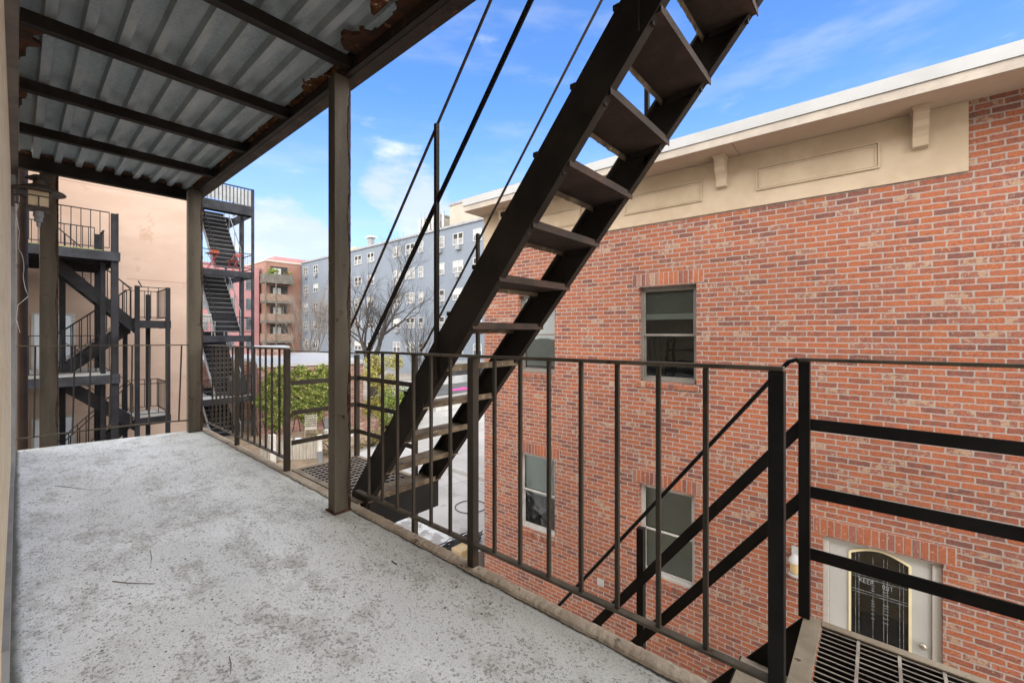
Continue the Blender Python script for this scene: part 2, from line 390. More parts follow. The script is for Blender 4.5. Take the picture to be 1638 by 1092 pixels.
def leaf_mat(name, c1, c2, c3):
    m, t, b, co = new_mat(name, .55, 0, .35)
    at = t.add('ShaderNodeAttribute'); at.attribute_name = 'rnd'
    t.put(b.inputs['Base Color'], t.ramp(at.outputs['Fac'], [(0, c1), (.5, c2), (1, c3)]))
    tl = t.add('ShaderNodeBsdfTranslucent'); t.put(tl.inputs[0], t.ramp(at.outputs['Fac'], [(0, c1), (1, c3)]))
    ms = t.add('ShaderNodeMixShader'); ms.inputs[0].default_value = .25
    t.l.new(b.outputs[0], ms.inputs[1]); t.l.new(tl.outputs[0], ms.inputs[2]); t.l.new(ms.outputs[0], t.n['Material Output'].inputs[0])
    return m


M['ivy'] = leaf_mat('ivy_leaves', (.04, .075, .015), (.15, .20, .035), (.50, .46, .14))
M['yellow_bush'] = leaf_mat('yellow_green_leaves', (.12, .16, .03), (.34, .32, .08), (.60, .46, .16))
M['green_bush'] = leaf_mat('bright_green_leaves', (.05, .09, .02), (.16, .24, .04), (.34, .38, .08))
M['brown_leaf'] = leaf_mat('olive_brown_leaves', (.10, .08, .035), (.20, .17, .06), (.36, .27, .13))


def emis_mat(name, col, e):
    m, t, b, co = new_mat(name, .4)
    b.inputs['Base Color'].default_value = c4(col); b.inputs['Emission Color'].default_value = c4(col); b.inputs['Emission Strength'].default_value = e
    return m


M['lamp_glass'] = mottled('cream_lamp_glass', (.62, .50, .30), (.70, .58, .38), 6, .3)
M['lit_glass'] = emis_mat('lit_lamp_glass', (.42, .32, .16), .12)


# ------------------------------------------------------------ mesh helpers
class MB:
    def __init__(s): s.v = []; s.f = []; s.r = []
    def face(s, pts, rnd=0.0):
        i = len(s.v); s.v += [tuple(p) for p in pts]; s.f.append(tuple(range(i, i + len(pts)))); s.r.append(rnd); return s
    def hexa(s, p, rnd=0.0):
        i = len(s.v); s.v += [tuple(q) for q in p]
        for q in ((0, 3, 2, 1), (4, 5, 6, 7), (0, 1, 5, 4), (1, 2, 6, 5), (2, 3, 7, 6), (3, 0, 4, 7)):
            s.f.append(tuple(i + k for k in q)); s.r.append(rnd)
        return s
    def box(s, x0, x1, y0, y1, z0, z1, rnd=0.0):
        return s.hexa([(x0, y0, z0), (x1, y0, z0), (x1, y1, z0), (x0, y1, z0), (x0, y0, z1), (x1, y0, z1), (x1, y1, z1), (x0, y1, z1)], rnd)
    def bar(s, p, q, w, h, side=None):
        """box from p to q; w = width along the side vector, h = thickness along the third axis"""
        p, q = Vector(p), Vector(q); d = (q - p).normalized()
        sv = Vector(side) if side is not None else (Vector((0, 0, 1)).cross(d) if abs(d.z) < .95 else Vector((1, 0, 0)))
        sv = (sv - d * sv.dot(d)).normalized(); u = d.cross(sv)
        a, b = sv * w / 2, u * h / 2
        return s.hexa([p - a - b, p + a - b, p + a + b, p - a + b, q - a - b, q + a - b, q + a + b, q - a + b])
    def tube(s, pts, rad, n=8, cap=True):
        pts = [Vector(p) for p in pts]
        rads = rad if isinstance(rad, (list, tuple)) else [rad] * len(pts)
        i0 = len(s.v)
        for k, p in enumerate(pts):
            d = (pts[min(k + 1, len(pts) - 1)] - pts[max(k - 1, 0)]).normalized()
            a = d.cross(Vector((0, 0, 1))) if abs(d.z) < .95 else d.cross(Vector((0, 1, 0)))
            a.normalize(); b = d.cross(a)
            for j in range(n):
                an = 2 * math.pi * j / n
                s.v.append(tuple(p + (a * math.cos(an) + b * math.sin(an)) * rads[k]))
        for k in range(len(pts) - 1):
            for j in range(n):
                a0 = i0 + k * n; j2 = (j + 1) % n
                s.f.append((a0 + j, a0 + j2, a0 + n + j2, a0 + n + j)); s.r.append(0)
        if cap:
            s.f.append(tuple(i0 + j for j in range(n))[::-1]); s.r.append(0)
            e = i0 + (len(pts) - 1) * n; s.f.append(tuple(e + j for j in range(n))); s.r.append(0)
        return s
    def lathe(s, c, prof, n=20):
        c = Vector(c); i0 = len(s.v)
        for (r, z) in prof:
            for j in range(n):
                an = 2 * math.pi * j / n; s.v.append((c.x + r * math.cos(an), c.y + r * math.sin(an), c.z + z))
        for k in range(len(prof) - 1):
            for j in range(n):
                a0 = i0 + k * n; j2 = (j + 1) % n
                s.f.append((a0 + j, a0 + j2, a0 + n + j2, a0 + n + j)); s.r.append(0)
        return s
    def build(s, name, mat, parent=None, loc=None, bevel=0, smooth=False, rnd=False):
        me = bpy.data.meshes.new(name); me.from_pydata(s.v, [], s.f); me.update()
        if rnd:
            at = me.attributes.new('rnd', 'FLOAT', 'FACE'); at.data.foreach_set('value', s.r)
        if smooth:
            for p in me.polygons: p.use_smooth = True
        o = bpy.data.objects.new(name, me); COL.objects.link(o)
        me.materials.append(M[mat] if isinstance(mat, str) else mat)
        if parent: o.parent = parent
        if loc: o.location = loc
        if bevel:
            b = o.modifiers.new('bevel', 'BEVEL'); b.width = bevel; b.segments = 2; b.limit_method = 'ANGLE'
        return o


def thing(name, label, cat, loc=(0, 0, 0), rz=0, group=None):
    o = bpy.data.objects.new(name, None); COL.objects.link(o); o.empty_display_size = .2
    o.location = loc; o.rotation_euler = (0, 0, rz)
    return tag(o, label, cat, group)


def tag(o, label=None, cat=None, group=None, kind=None):
    if label: o['label'] = label
    if cat: o['category'] = cat
    if group: o['group'] = group
    if kind: o['kind'] = kind
    return o


def copy_tree(o, parent=None):
    c = o.copy(); COL.objects.link(c)
    if parent: c.parent = parent
    for ch in list(o.children): copy_tree(ch, c)
    return c


# things are modelled in world coordinates under an Empty whose base sits at `base`
class Frame:
    """thing whose parts are given in world coordinates; parts get shifted to the empty's base"""
    def __init__(s, name, label, cat, base, group=None):
        s.o = thing(name, label, cat, base, 0, group); s.b = Vector(base)
    def part(s, name, mb, mat, parent=None, label=None, **kw):
        mb.v = [(x - s.b.x, y - s.b.y, z - s.b.z) for x, y, z in mb.v]
        o = mb.build(name, mat, parent or s.o, **kw)
        if label: o['label'] = label
        return o


# ============================================================ SETTING
GZ = -3.5
AZ = -5.3
g = MB(); B0, B1, B2, B3 = -9.0, 15.0, -14.0, 6.62     # sunken alley x range, y range
for (xa, xb, ya, yb) in ((-300, B0, -300, 300), (B1, 300, -300, 300), (B0, B1, -300, B2), (B0, B1, B3, 300)):
    g.face([(xa, ya, GZ), (xb, ya, GZ), (xb, yb, GZ), (xa, yb, GZ)])
tag(g.build('ground', mottled('ground_dirt', (.20, .18, .16), (.27, .245, .22), .4, .95, 0, .5, 8, .1)), kind='structure')
g = MB().box(B0, B1, B2, B3, AZ - .2, AZ)
g.box(B0, 5.9, B3 - .12, B3, AZ, GZ - .002).box(6.35, B1, B3 - .12, B3, AZ, GZ - .002)
tag(g.build('alley', 'paving'), kind='structure')
g = MB(); g.face([(-4, 6.63, GZ + .004), (29, 6.63, GZ + .004), (29, 28, GZ + .004), (14.2, 25.0, GZ + .004), (12.6, 17.6, GZ + .004), (8.4, 15.2, GZ + .004), (5.5, 13.8, GZ + .004), (-4, 13.0, GZ + .004)])
tag(g.build('paving', 'paving'), kind='structure')
g = MB(); g.box(9.6, 22, 8.4, 11.2, GZ, GZ + .13)
tag(g.build('paved_step', 'paving', bevel=.02), kind='structure')
g = MB(); g.face([(4.6, 14.6, GZ + .012), (8.4, 15.5, GZ + .012), (12.3, 17.8, GZ + .012), (13.5, 24, GZ + .012), (5, 24, GZ + .012)])
tag(g.build('garden_bed', 'soil'), kind='structure')

# ============================================================ OWN BUILDING
ah = Frame('apartment_house', 'cream stucco house wall at far left edge, behind the concrete balcony floor', 'house', (-.3, 3, -5.3))
mb = MB(); WX = -.035
mb.box(-.30, WX, 1.15, 6.62, -5.3, 2.5).box(-.30, WX, -7, -.95, -5.3, 2.5).box(-.30, WX, -7, 6.62, 2.5, 5.6).box(-.30, WX, -.95, 1.15, -5.3, -.05)
ah.part('wall', mb, 'stucco_cream')
mb = MB().box(-7, -.30, 6.40, 6.62, -5.3, 5.6).box(-7, -.30, -7, -6.78, -5.3, 5.6).box(-7, -6.8, -6.78, 6.4, -5.3, 5.6)
ah.part('side_wall', mb, 'stucco_cream')
ah.part('roof', MB().box(-7.1, .05, -7.1, 6.72, 5.6, 5.75), 'dark_roof')
ah.part('door', MB().box(-.27, -.22, -.95, 1.15, -.05, 2.5), 'white_paint', bevel=.005)
mb = MB().box(WX, -.012, 5.35, 6.60, .0, 2.49)
ah.part('end_trim', mb, 'grey_trim')
mb = MB().box(WX, -.018, 2.2, 5.35, .0, .14)
ah.part('base_trim', mb, 'grey_trim')

# ============================================================ BALCONY
EX = 1.48
bal = Frame('balcony', 'covered concrete balcony floor under a ribbed steel canopy in the foreground', 'balcony', (.75, 3, -.12))
mb = MB()
ya, yb = 6.66, 6.385
xs = [WX + .002 + (EX - WX) * i / 1 for i in range(2)]
mb.hexa([(xs[0], -2.2, -.14), (xs[1], -2.2, -.14), (xs[1], yb, -.14), (xs[0], ya, -.14), (xs[0], -2.2, 0), (xs[1], -2.2, 0), (xs[1], yb, 0), (xs[0], ya, 0)])
bal.part('floor_slab', mb, 'concrete')
# eroded curb along the outer edge, broken surface
mb = MB(); n = 420; rows = []
for i in range(n + 1):
    y = -2.2 + (yb + 2.2) * i / n
    j = random.uniform(-.003, .003); e = .003 * math.sin(i * .137) * math.sin(i * .61)
    rows.append([(EX - .012 + j + e, y, .0015), (EX + .002 + j, y, .008 + random.uniform(0, .005)), (1.535, y, .007 + random.uniform(-.001, .003)), (1.552 + random.uniform(-.003, .003), y, .001), (1.552, y, -.14)])
for i in range(n):
    for k in range(4): mb.face([rows[i][k], rows[i][k + 1], rows[i + 1][k + 1], rows[i + 1][k]])
bal.part('edge_curb', mb, 'curb')
mb = MB(); pr = None
for i in range(700):
    y = -2.1 + (yb + 2.0) * i / 699; wv = max(0.0, .5 + .5 * math.sin(i * .11) * math.sin(i * .043 + 1)) * .008 * random.uniform(.3, 1.3) + .0008; xc = EX - .012 + .003 * math.sin(i * .082) * math.sin(i * .366) + random.uniform(-.002, .002)
    cur = ((xc - wv, y, .0030), (xc + .001, y, .0050))
    if pr: mb.face([pr[0], pr[1], cur[1], cur[0]])
    pr = cur
bal.part('edge_crack', mb, 'pebble')
bal.part('edge_channel', MB().box(1.50, 1.545, -2.2, yb, -.30, -.142).box(.05, 1.49, yb + .0, yb + .05, -.26, -.145), 'steel_brown')

# posts
def hpost(x, y, a, z0, z1, name='support_post', mat='post_paint', fr=bal):
    mb = MB().box(x - a / 2, x + a / 2, y - a / 2, y + a / 2, z0, z1)
    # raised flange strips at the corners of the box section
    for sx in (-1, 1):
        if sx < 0: mb.box(x + sx * (a / 2) - .008, x + sx * (a / 2) + .004, y - a / 2 - .004, y - a / 2 + .012, z0, z1 - .002)
    p = fr.part(name, mb, mat, bevel=.004)
    # flaking outer corner: uneven raised strip
    eb = MB(); n = int((z1 - z0) * 45); pr = None; xe = x + a / 2 + .003
    for i in range(n + 1):
        zz = z0 + (z1 - z0 - .003) * i / n; wv = .012 + .008 * math.sin(i * .23) + random.uniform(-.004, .004)
        cur = ((xe - wv - .004, y - a / 2 - .0008, zz), (xe - wv, y - a / 2 - .004 - random.uniform(0, .0015), zz), (xe + random.uniform(-.001, .0015), y - a / 2 - .0035, zz), (xe, y - a / 2 + .014, zz))
        if pr:
            for k in range(3): eb.face([pr[k], pr[k + 1], cur[k + 1], cur[k]])
        pr = cur
    fr.part('corner_scale', eb, 'post_rust', parent=p)
hpost(1.42, 2.765, .102, 0.0, 2.92)
hpost(1.405, 6.31, .13, 0.0, 2.92)
hpost(.225, 6.87, .13, -5.3, 2.92)
hpost(1.42, -1.2, .102, 0.0, 2.92)
bal.part('base_plate', MB().box(1.355, 1.478, 2.70, 2.83, .001, .012), 'rusty', bevel=.003)
# joists
def joist(y, z0=2.945, dep=.087):
    mb = MB().box(.01, 1.455, y - .006, y + .006, z0, z0 + dep)
    mb.box(.01, 1.455, y - .03, y - .0061, z0 - .001, z0 + .011).box(.01, 1.455, y + .0061, y + .03, z0 - .001, z0 + .011)
    bal.part('joist', mb, 'steel_dark')
for y in (5.66, 4.66, 3.66, 2.66, 1.66, .66, -.34, -1.34): joist(y)
mb = MB().box(-.02, 1.46, 6.74, 6.76, 2.90, 3.075).box(-.02, 1.46, 6.68, 6.739, 2.898, 2.912).box(-.02, 1.46, 6.68, 6.739, 3.05, 3.06)
bal.part('end_beam', mb, 'steel_dark')
# channel along outer edge: web inside, flanges outwards and a small inner lip
mb = MB().box(1.46, 1.475, -2.4, 6.80, 2.915, 3.12).box(1.4751, 1.545, -2.4, 6.80, 2.915, 2.929).box(1.4751, 1.545, -2.4, 6.80, 3.10, 3.115)
bal.part('edge_beam', mb, 'beam_paint')
mb = MB().box(1.425, 1.4599, -2.4, 6.80, 2.918, 2.93)
bal.part('beam_lip', mb, 'steel_dark')
bal.part('ledger', MB().box(WX, .004, -2.2, 6.60, 2.51, 2.935), 'brown_trim')
# corrugated decking: 1.5 inch profile running along y
mb = MB(); pit = .158; x = .004; prof = []
zb, zt = 3.034, 3.088
while x < 1.45:
    prof += [(x, zt), (x + .088, zt), (x + .098, zb), (x + .146, zb)]; x += pit
prof = [p for p in prof if p[0] < 1.455] + [(1.458, zt)]
ys = [-2.4 + (6.72 + 2.4) * i / 24 for i in range(25)]
for k in range(len(prof) - 1):
    for i in range(24):
        (xa, z1), (xb, z2) = prof[k], prof[k + 1]
        w1 = .0015 * math.sin(i * 2.1); w2 = .0015 * math.sin((i + 1) * 2.1)
        mb.face([(xa, ys[i], z1 + w1), (xa, ys[i + 1], z1 + w2), (xb, ys[i + 1], z2 + w2), (xb, ys[i], z2 + w1)])
bal.part('corrugated_deck', mb, 'galv')
bal.part('upper_slab', MB().box(-.02, 1.459, -2.4, 6.76, 3.092, 3.20), 'concrete')
# rusted-through deck edges
def ragged(x_of, y0, y1, base, zz, n, dirx=-1):
    mb = MB(); pr = None
    for i in range(n + 1):
        y = y0 + (y1 - y0) * i / n
        wv = max(.004, x_of(i / n)) * (.75 + .5 * random.random())
        cur = ((base, y, zz), (base + dirx * wv, y + random.uniform(-.006, .006), zz - random.uniform(0, .012)), (base + dirx * wv, y, zz + .02))
        if pr: mb.face([pr[0], pr[1], cur[1], cur[0]]); mb.face([pr[1], pr[2], cur[2], cur[1]])
        pr = cur
    return mb
for (y0, y1, amp) in ((1.72, 2.6, .14), (2.72, 3.60, .085), (3.74, 4.55, .06), (4.74, 5.6, .05), (5.74, 6.6, .05)):
    mb = ragged(lambda u, a=amp: a * (.55 + .45 * math.sin(u * 2.6 + a * 40) * math.sin(u * 9)), y0, y1, 1.459, 3.03, 46)
    bal.part('rust_flake', mb, 'rust_edge' if amp != .14 else 'rusty')
mb = ragged(lambda u: .05 + .03 * math.sin(u * 11), 1.9, 2.2, 1.34, 3.025, 14); bal.part('rust_flake', mb, 'rust_edge')
for (y0, y1, amp) in ((3.8, 4.35, .10), (4.75, 5.3, .06), (2.8, 3.3, .05)):
    mb = ragged(lambda u, a=amp: a * (1 - u) * (1 + .4 * math.sin(u * 17)), y0, y1, .006, 3.03, 22, 1); bal.part('rust_flake', mb, 'rusty')
# rusty ragged lip along the end beam
mb = MB(); pr = None
for i in range(80):
    xx = .02 + 1.42 * i / 79; h = .012 + .014 * abs(math.sin(i * .62)) * random.random() + (.05 if 30 < i < 36 else 0) * random.random()
    cur = ((xx, 6.672, 3.05), (xx, 6.66 - random.random() * .02, 3.055 + h))
    if pr: mb.face([pr[0], cur[0], cur[1], pr[1]])
    pr = cur
bal.part('rust_flake', mb, 'rusty')

# ------------------------------------------------------------ railings of the balcony
RX = 1.52
def rail_z(y): return 1.092 - .0078 * y
def bot_z(y): return .128 - .004 * y
def balcony_rail(label, y0, y1, posts, bals, name='balcony_railing'):
    fr = Frame(name, label, 'railing', (RX, (y0 + y1) / 2, 0), 'railing panels along the balcony')
    fr.part('top_rail', MB().bar((RX, y0, rail_z(y0)), (RX, y1, rail_z(y1)), .034, .014), 'post_paint', bevel=.003)
    fr.part('bottom_rail', MB().bar((RX, y0, bot_z(y0)), (RX, y1, bot_z(y1)), .034, .012), 'post_paint', bevel=.002)
    for (y, a) in posts: fr.part('post', MB().box(RX - a / 2, RX + a / 2, y - a / 2, y + a / 2, .004, rail_z(y) - .008), 'steel_brown' if y > 1 else 'steel_black', bevel=.002)
    for y in bals: fr.part('baluster', MB().box(RX - .008, RX + .008, y - .008, y + .008, bot_z(y) + .0065, rail_z(y) - .0075), 'steel_brown', bevel=.0015)
    return fr
balcony_rail('rusty baluster railing between the balcony corner post and the far steel stair platform', 3.86, 6.22, [(5.16, .038), (3.875, .044)], [6.03, 5.88, 5.73, 5.58, 5.44, 5.30, 5.0, 4.83, 4.65, 4.5, 4.358, 4.208, 4.037])
balcony_rail('dark baluster railing nearest the camera, in front of the brick building', .215, 2.71, [(1.57, .042), (.234, .042)], [2.56 - .163 * i for i in range(14) if abs(2.56 - .163 * i - 1.57) > .06 and 2.56 - .163 * i > .3])
# far end railing, slightly out of plumb
fr = Frame('balcony_railing', 'sparse rusty railing with leaning bars across the far end of the balcony', 'railing', (.7, 6.6, .05), 'railing panels along the balcony')
def EY(x): return 6.70 - .245 * (x + .02) / 1.0
p0, p1 = (-.02, EY(-.02) + .03, 1.062), (1.40, 6.27, 1.052)
fr.part('top_rail', MB().bar(p0, p1, .026, .012), 'post_paint')
q0, q1 = (-.02, EY(-.02) + .03, .105), (1.40, 6.27, .145)
fr.part('bottom_rail', MB().tube([q0, (.5, EY(.5) + .02, .128), (1.02, EY(1.02) + .02, .142), q1], .009, 6), 'post_paint')
for u in (.10, .30, .385, .50, .615, .72, .825, .915):
    a = Vector(p0).lerp(Vector(p1), u); b_ = Vector(q0).lerp(Vector(q1), u - .012 + random.uniform(-.008, .008))
    fr.part('baluster', MB().bar(a, b_, .014, .014, (1, 0, 0)), 'steel_brown')

# ============================================================ STAIR PLATFORMS
def grating(fr, x0, x1, y0, y1, z, sx, sy, deep=.028, w=.004):
    mb = MB(); x = x0 + sx * .5
    while x < x1 - .004: mb.box(x - w / 2, x + w / 2, y0, y1, z - deep, z); x += sx
    y = y0 + sy * .5
    while y < y1 - .004: mb.box(x0, x1, y - w * .9, y + w * .9, z - .006, z + .001); y += sy
    return fr.part('grating', mb, 'grating')

def webs(fr, x0, x1, y0, y1, z0, z1, sx, w=.0036):
    mb = MB(); x = x0 + sx * .5
    while x < x1 - .004: mb.box(x - w / 2, x + w / 2, y0, y1, z0, z1); x += sx
    fr.part('grating_web_shade', mb, 'steel_black')  # bar sides coloured black to paint in the shade of the gaps

PX0, PX1 = 1.56, 2.17
# far platform
fp = Frame('stair_platform', 'small open-grate landing with flat-bar rails at the foot of the climbing stair', 'landing', (1.9, 3.2, -.15), 'grated landings on the fire escape')
FY0, FY1 = 2.76, 3.88
mb = MB().box(PX0, PX0 + .012, FY0, FY1, -.13, .0).box(PX1 - .012, PX1, FY0, FY1, -.13, .0).box(PX0, PX1, FY1 - .012, FY1, -.13, -.001)
mb.box(PX0, PX0 + .05, FY0, FY1, .0005, .006).box(PX1 - .04, PX1, FY0, FY1, .0005, .006).box(PX0, PX1, FY1 - .05, FY1, .001, .0075)
fp.part('frame', mb, 'tan_steel')
grating(fp, PX0 + .014, PX1 - .014, FY0, FY1 - .014, -.002, .047, .062, .004, .005)
webs(fp, PX0 + .014, PX1 - .014, FY0, FY1 - .014, -.045, -.0085, .047)
fp.part('kick_plate', MB().box(1.61, 2.225, 2.70, 2.712, -.20, .008), 'steel_black')
cpx, cpy = 2.155, 3.845
fp.part('corner_post', MB().box(cpx - .02, cpx + .02, cpy - .02, cpy + .02, .002, .985), 'steel_brown', bevel=.002)
fp.part('end_post', MB().box(cpx - .02, cpx + .02, 2.90, 2.94, -.6, 1.02), 'steel_brown', bevel=.002)
for (z, h) in ((.763, .04), (.505, .04), (.247, .04)):
    fp.part('flat_bar', MB().bar((1.545, cpy, z), (cpx, cpy, z), .008, h, (0, 1, 0)), 'steel_brown')
    fp.part('flat_bar', MB().bar((cpx - .0, cpy, z), (cpx, 2.92, z), .008, h, (1, 0, 0)), 'steel_brown')
fp.part('top_rail', MB().bar((1.535, cpy, 1.045), (cpx, cpy, 1.0), .03, .012).bar((cpx, cpy, 1.0), (cpx, 2.90, 1.03), .03, .0121), 'post_paint')

# near platform
npf = Frame('stair_platform', 'grated landing with tan rusty front beam and black flat-bar rails at the lower right corner', 'landing', (1.9, -.8, -.15), 'grated landings on the fire escape')
NY1 = .237; NY0 = -2.0
npf.part('front_beam', MB().box(PX0 + .02, PX1 + .012, NY1 - .062, NY1, -.012, .004).box(PX0 + .02, PX1 + .012, NY1 - .012, NY1 - .001, -.15, -.0121), 'tan_steel', bevel=.002)
mb = MB().box(PX1 - .012, PX1, NY0, NY1 - .065, -.13, .0).box(PX1 - .03, PX1 + .008, NY0, NY1 - .064, .0005, .006).box(PX0, PX0 + .03, NY0, NY1 - .064, -.13, .002)
npf.part('frame', mb, 'tan_steel')
mb = MB(); x = PX0 + .045
while x < PX1 - .03:
    mb.box(x - .0021, x + .0021, NY0, NY1 - .066, -.006, -.003); x += .031
npf.part('grating', mb, 'grating')
webs(npf, PX0 + .045 - .0155, PX1 - .03, NY0, NY1 - .066, -.06, -.0061, .031)
mb = MB(); y = NY1 - .066 - .115
while y > NY0: mb.box(PX0 + .03, PX1 - .03, y - .005, y + .005, -.012, -.001); y -= .118
npf.part('cross_bar', mb, 'grating')
npf.part('corner_post', MB().box(2.15, 2.19, .214, .254, .0045, 1.078), 'steel_black', bevel=.002)
for z, h in ((.815, .048), (.532, .048), (.273, .048)):
    npf.part('flat_bar', MB().bar((2.17, .213, z), (2.17, NY0, z + .0), .008, h, (1, 0, 0)), 'steel_black')
npf.part('top_rail', MB().bar((2.17, .254, 1.086), (2.17, NY0, 1.10), .034, .014), 'post_paint', bevel=.002)
# diamond plate bit in front of the near landing, first step down
# ============================================================ CLIMBING STAIR
us = Frame('fire_escape_stair', 'dark steel open-riser stair climbing steeply across the middle towards upper right', 'stair', (1.9, 2.6, 0), 'fire escape stair flights')
sl_ = 1.18; dirS = Vector((0, -1, sl_)).normalized()
def ztop(y): return 1.634 + (1.566 - y) * sl_
def stringer(x, y0, y1, fx):
    mb = MB(); v = .285; th = .008
    a0 = (x, y0, ztop(y0)); a1 = (x, y1, ztop(y1))
    mb.hexa([(x - th / 2, y0, ztop(y0) - v), (x + th / 2, y0, ztop(y0) - v), (x + th / 2, y0, ztop(y0)), (x - th / 2, y0, ztop(y0)),
             (x - th / 2, y1, ztop(y1) - v), (x + th / 2, y1, ztop(y1) - v), (x + th / 2, y1, ztop(y1)), (x - th / 2, y1, ztop(y1))])
    xa, xb = sorted((x + fx * (th / 2 + .0002), x + fx * .042))
    for off in (0.0, v - .012 / math.cos(math.atan(sl_))):
        tv = .012 / math.cos(math.atan(sl_))
        mb.hexa([(xa, y0, ztop(y0) - off - tv), (xb, y0, ztop(y0) - off - tv), (xb, y0, ztop(y0) - off), (xa, y0, ztop(y0) - off),
                 (xa, y1, ztop(y1) - off - tv), (xb, y1, ztop(y1) - off - tv), (xb, y1, ztop(y1) - off), (xa, y1, ztop(y1) - off)])
    return mb
SXN, SXF = 1.60, 2.235
us.part('stringer', stringer(SXN, 2.92, -.15, 1), 'steel_dark')
us.part('stringer', stringer(SXF, 2.92, -.15, -1), 'steel_dark')
for k in range(14):
    yr = 2.70 - .2068 * k; zt_ = .045 + .2418 * k
    x0, x1 = SXN + .006, SXF - .006
    mb = MB().box(x0, x1, yr, yr + .232, zt_ - .034, zt_ - .028)
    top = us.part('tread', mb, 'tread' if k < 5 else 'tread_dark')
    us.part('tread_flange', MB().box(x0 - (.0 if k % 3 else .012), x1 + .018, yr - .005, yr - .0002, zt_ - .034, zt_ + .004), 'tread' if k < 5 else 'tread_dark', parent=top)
    # ragged nosing
    mb = MB(); pr = None
    for i in range(31):
        xx = x0 + (x1 - x0) * i / 30; d = .032 + random.uniform(-.003, .004)
        cur = ((xx, yr + .2322, zt_ - .027), (xx, yr + .237, zt_ - .027 - d), (xx, yr + .2285, zt_ - .0345))
        if pr: mb.face([pr[0], pr[1], cur[1], cur[0]]); mb.face([pr[1], pr[2], cur[2], cur[1]])
        pr = cur
    us.part('nosing', mb, 'tread', parent=top)
    for sx in (SXN + .007, SXF - .03):
        us.part('bracket', MB().box(sx, sx + .023, yr + .03, yr + .20, zt_ - .062, zt_ - .0345), 'steel_dark', parent=top)
    us.part('bolt', MB().box(SXN - .012, SXN + .002, yr - .045, yr - .015, ztop(yr - .03) - .012, ztop(yr - .03) + .012), 'steel_dark', bevel=.004)
def inc(y, off): return ztop(y) + off
us.part('handrail', MB().tube([(1.60, 3.0, inc(3.0, 1.235)), (1.60, 1.95, inc(1.95, 1.235)), (1.60, -.1, inc(-.1, 1.235))], .0085, 8), 'steel_brown')
us.part('mid_rail', MB().bar((1.598, 2.71, inc(2.71, .785)), (1.598, -.1, inc(-.1, .785)), .008, .034, (1, 0, 0)), 'steel_black')
us.part('handrail', MB().tube([(2.235, 2.94, 1.05), (2.235, 2.90, 1.08), (2.235, 1.0, inc(1.0, 1.13)), (2.235, -.1, inc(-.1, 1.13))], .0085, 8), 'steel_brown')
us.part('mid_rail', MB().bar((2.235, 2.92, inc(2.92, .53)), (2.235, -.1, inc(-.1, .53)), .008, .034, (1, 0, 0)), 'steel_brown')
for (x, y, off) in ((1.594, 1.95, 1.235), (1.594, .72, 1.235), (2.243, 2.265, 1.13), (2.243, .955, 1.13)):
    us.part('baluster', MB().box(x - .012, x + .012, y - .011, y + .011, ztop(y) - .25, ztop(y) + off), 'steel_dark')
us.part('base_post', MB().box(2.245, 2.275, 2.02, 2.06, -3.5, ztop(2.04) - .1), 'steel_dark') if False else None

# ============================================================ DESCENDING STAIR
ls = Frame('fire_escape_stair', 'black steel stair dropping away from the near landing across the brick wall', 'stair', (1.9, 1.2, -2.9), 'fire escape stair flights')
S2 = 1.30
def z2(y, off=0): return .0 - (y - .237) * S2 + off
def slope_plate(x0, x1, y0, y1, o0, o1):
    return MB().hexa([(x0, y0, z2(y0, o0)), (x1, y0, z2(y0, o0)), (x1, y0, z2(y0, o1)), (x0, y0, z2(y0, o1)), (x0, y1, z2(y1, o0)), (x1, y1, z2(y1, o0)), (x1, y1, z2(y1, o1)), (x0, y1, z2(y1, o1))])
YB = 2.47
for x in (1.585, 2.17): ls.part('stringer', slope_plate(x, x + .009, .24, YB, -.27, .0), 'steel_black')
for k in range(1, 12):
    zt_ = -.2418 * k - .04; ya_ = .237 + .186 * (k - 1) + .01
    tp = ls.part('tread', MB().box(1.597, 2.168, ya_, ya_ + .225, zt_ - .006, zt_), 'tan_steel')
    ls.part('nosing', MB().box(1.597, 2.168, ya_ + .2252, ya_ + .23, zt_ - .03, zt_ + .001), 'steel_black', parent=tp)
    mb = MB()
    mb.box(1.60, 2.165, ya_ + .001, ya_ + .224, zt_ + .0002, zt_ + .0012)
    for i in range(12):
        for j in range(5):
            cx_, cy_ = 1.62 + i * .046, ya_ + .025 + j * .044; a = .011 if (i + j) % 2 else -.011
            mb.bar((cx_ - .011, cy_ - a, zt_ + .001), (cx_ + .011, cy_ + a, zt_ + .001), .004, .002)
    ls.part('tread_pattern', mb, 'curb', parent=tp)
YL = 1.75
ls.part('handrail', MB().tube([(2.17, .238, .86), (2.17, .238, 1.03), (2.17, .245, 1.068), (2.17, .262, 1.085), (2.17, .29, 1.075), (2.17, .32, 1.04), (2.17, YL, 1.04 - (YL - .32) * 1.3)], .0095, 8), 'steel_black', smooth=True)
for off in (.815, .505):
    ls.part('flat_bar', slope_plate(2.166, 2.174, .255, YL, off - .038, off + .038), 'steel_black')
for y in (.969, 1.72):
    ls.part('post', MB().box(2.1795, 2.217, y - .019, y + .019, z2(y) - .30, z2(y) + 1.10), 'steel_black', bevel=.002)
for x in (1.6, 2.14): ls.part('leg', MB().box(x, x + .04, YB - .1, YB - .06, -5.3, z2(YB - .08, -.02)), 'steel_black')

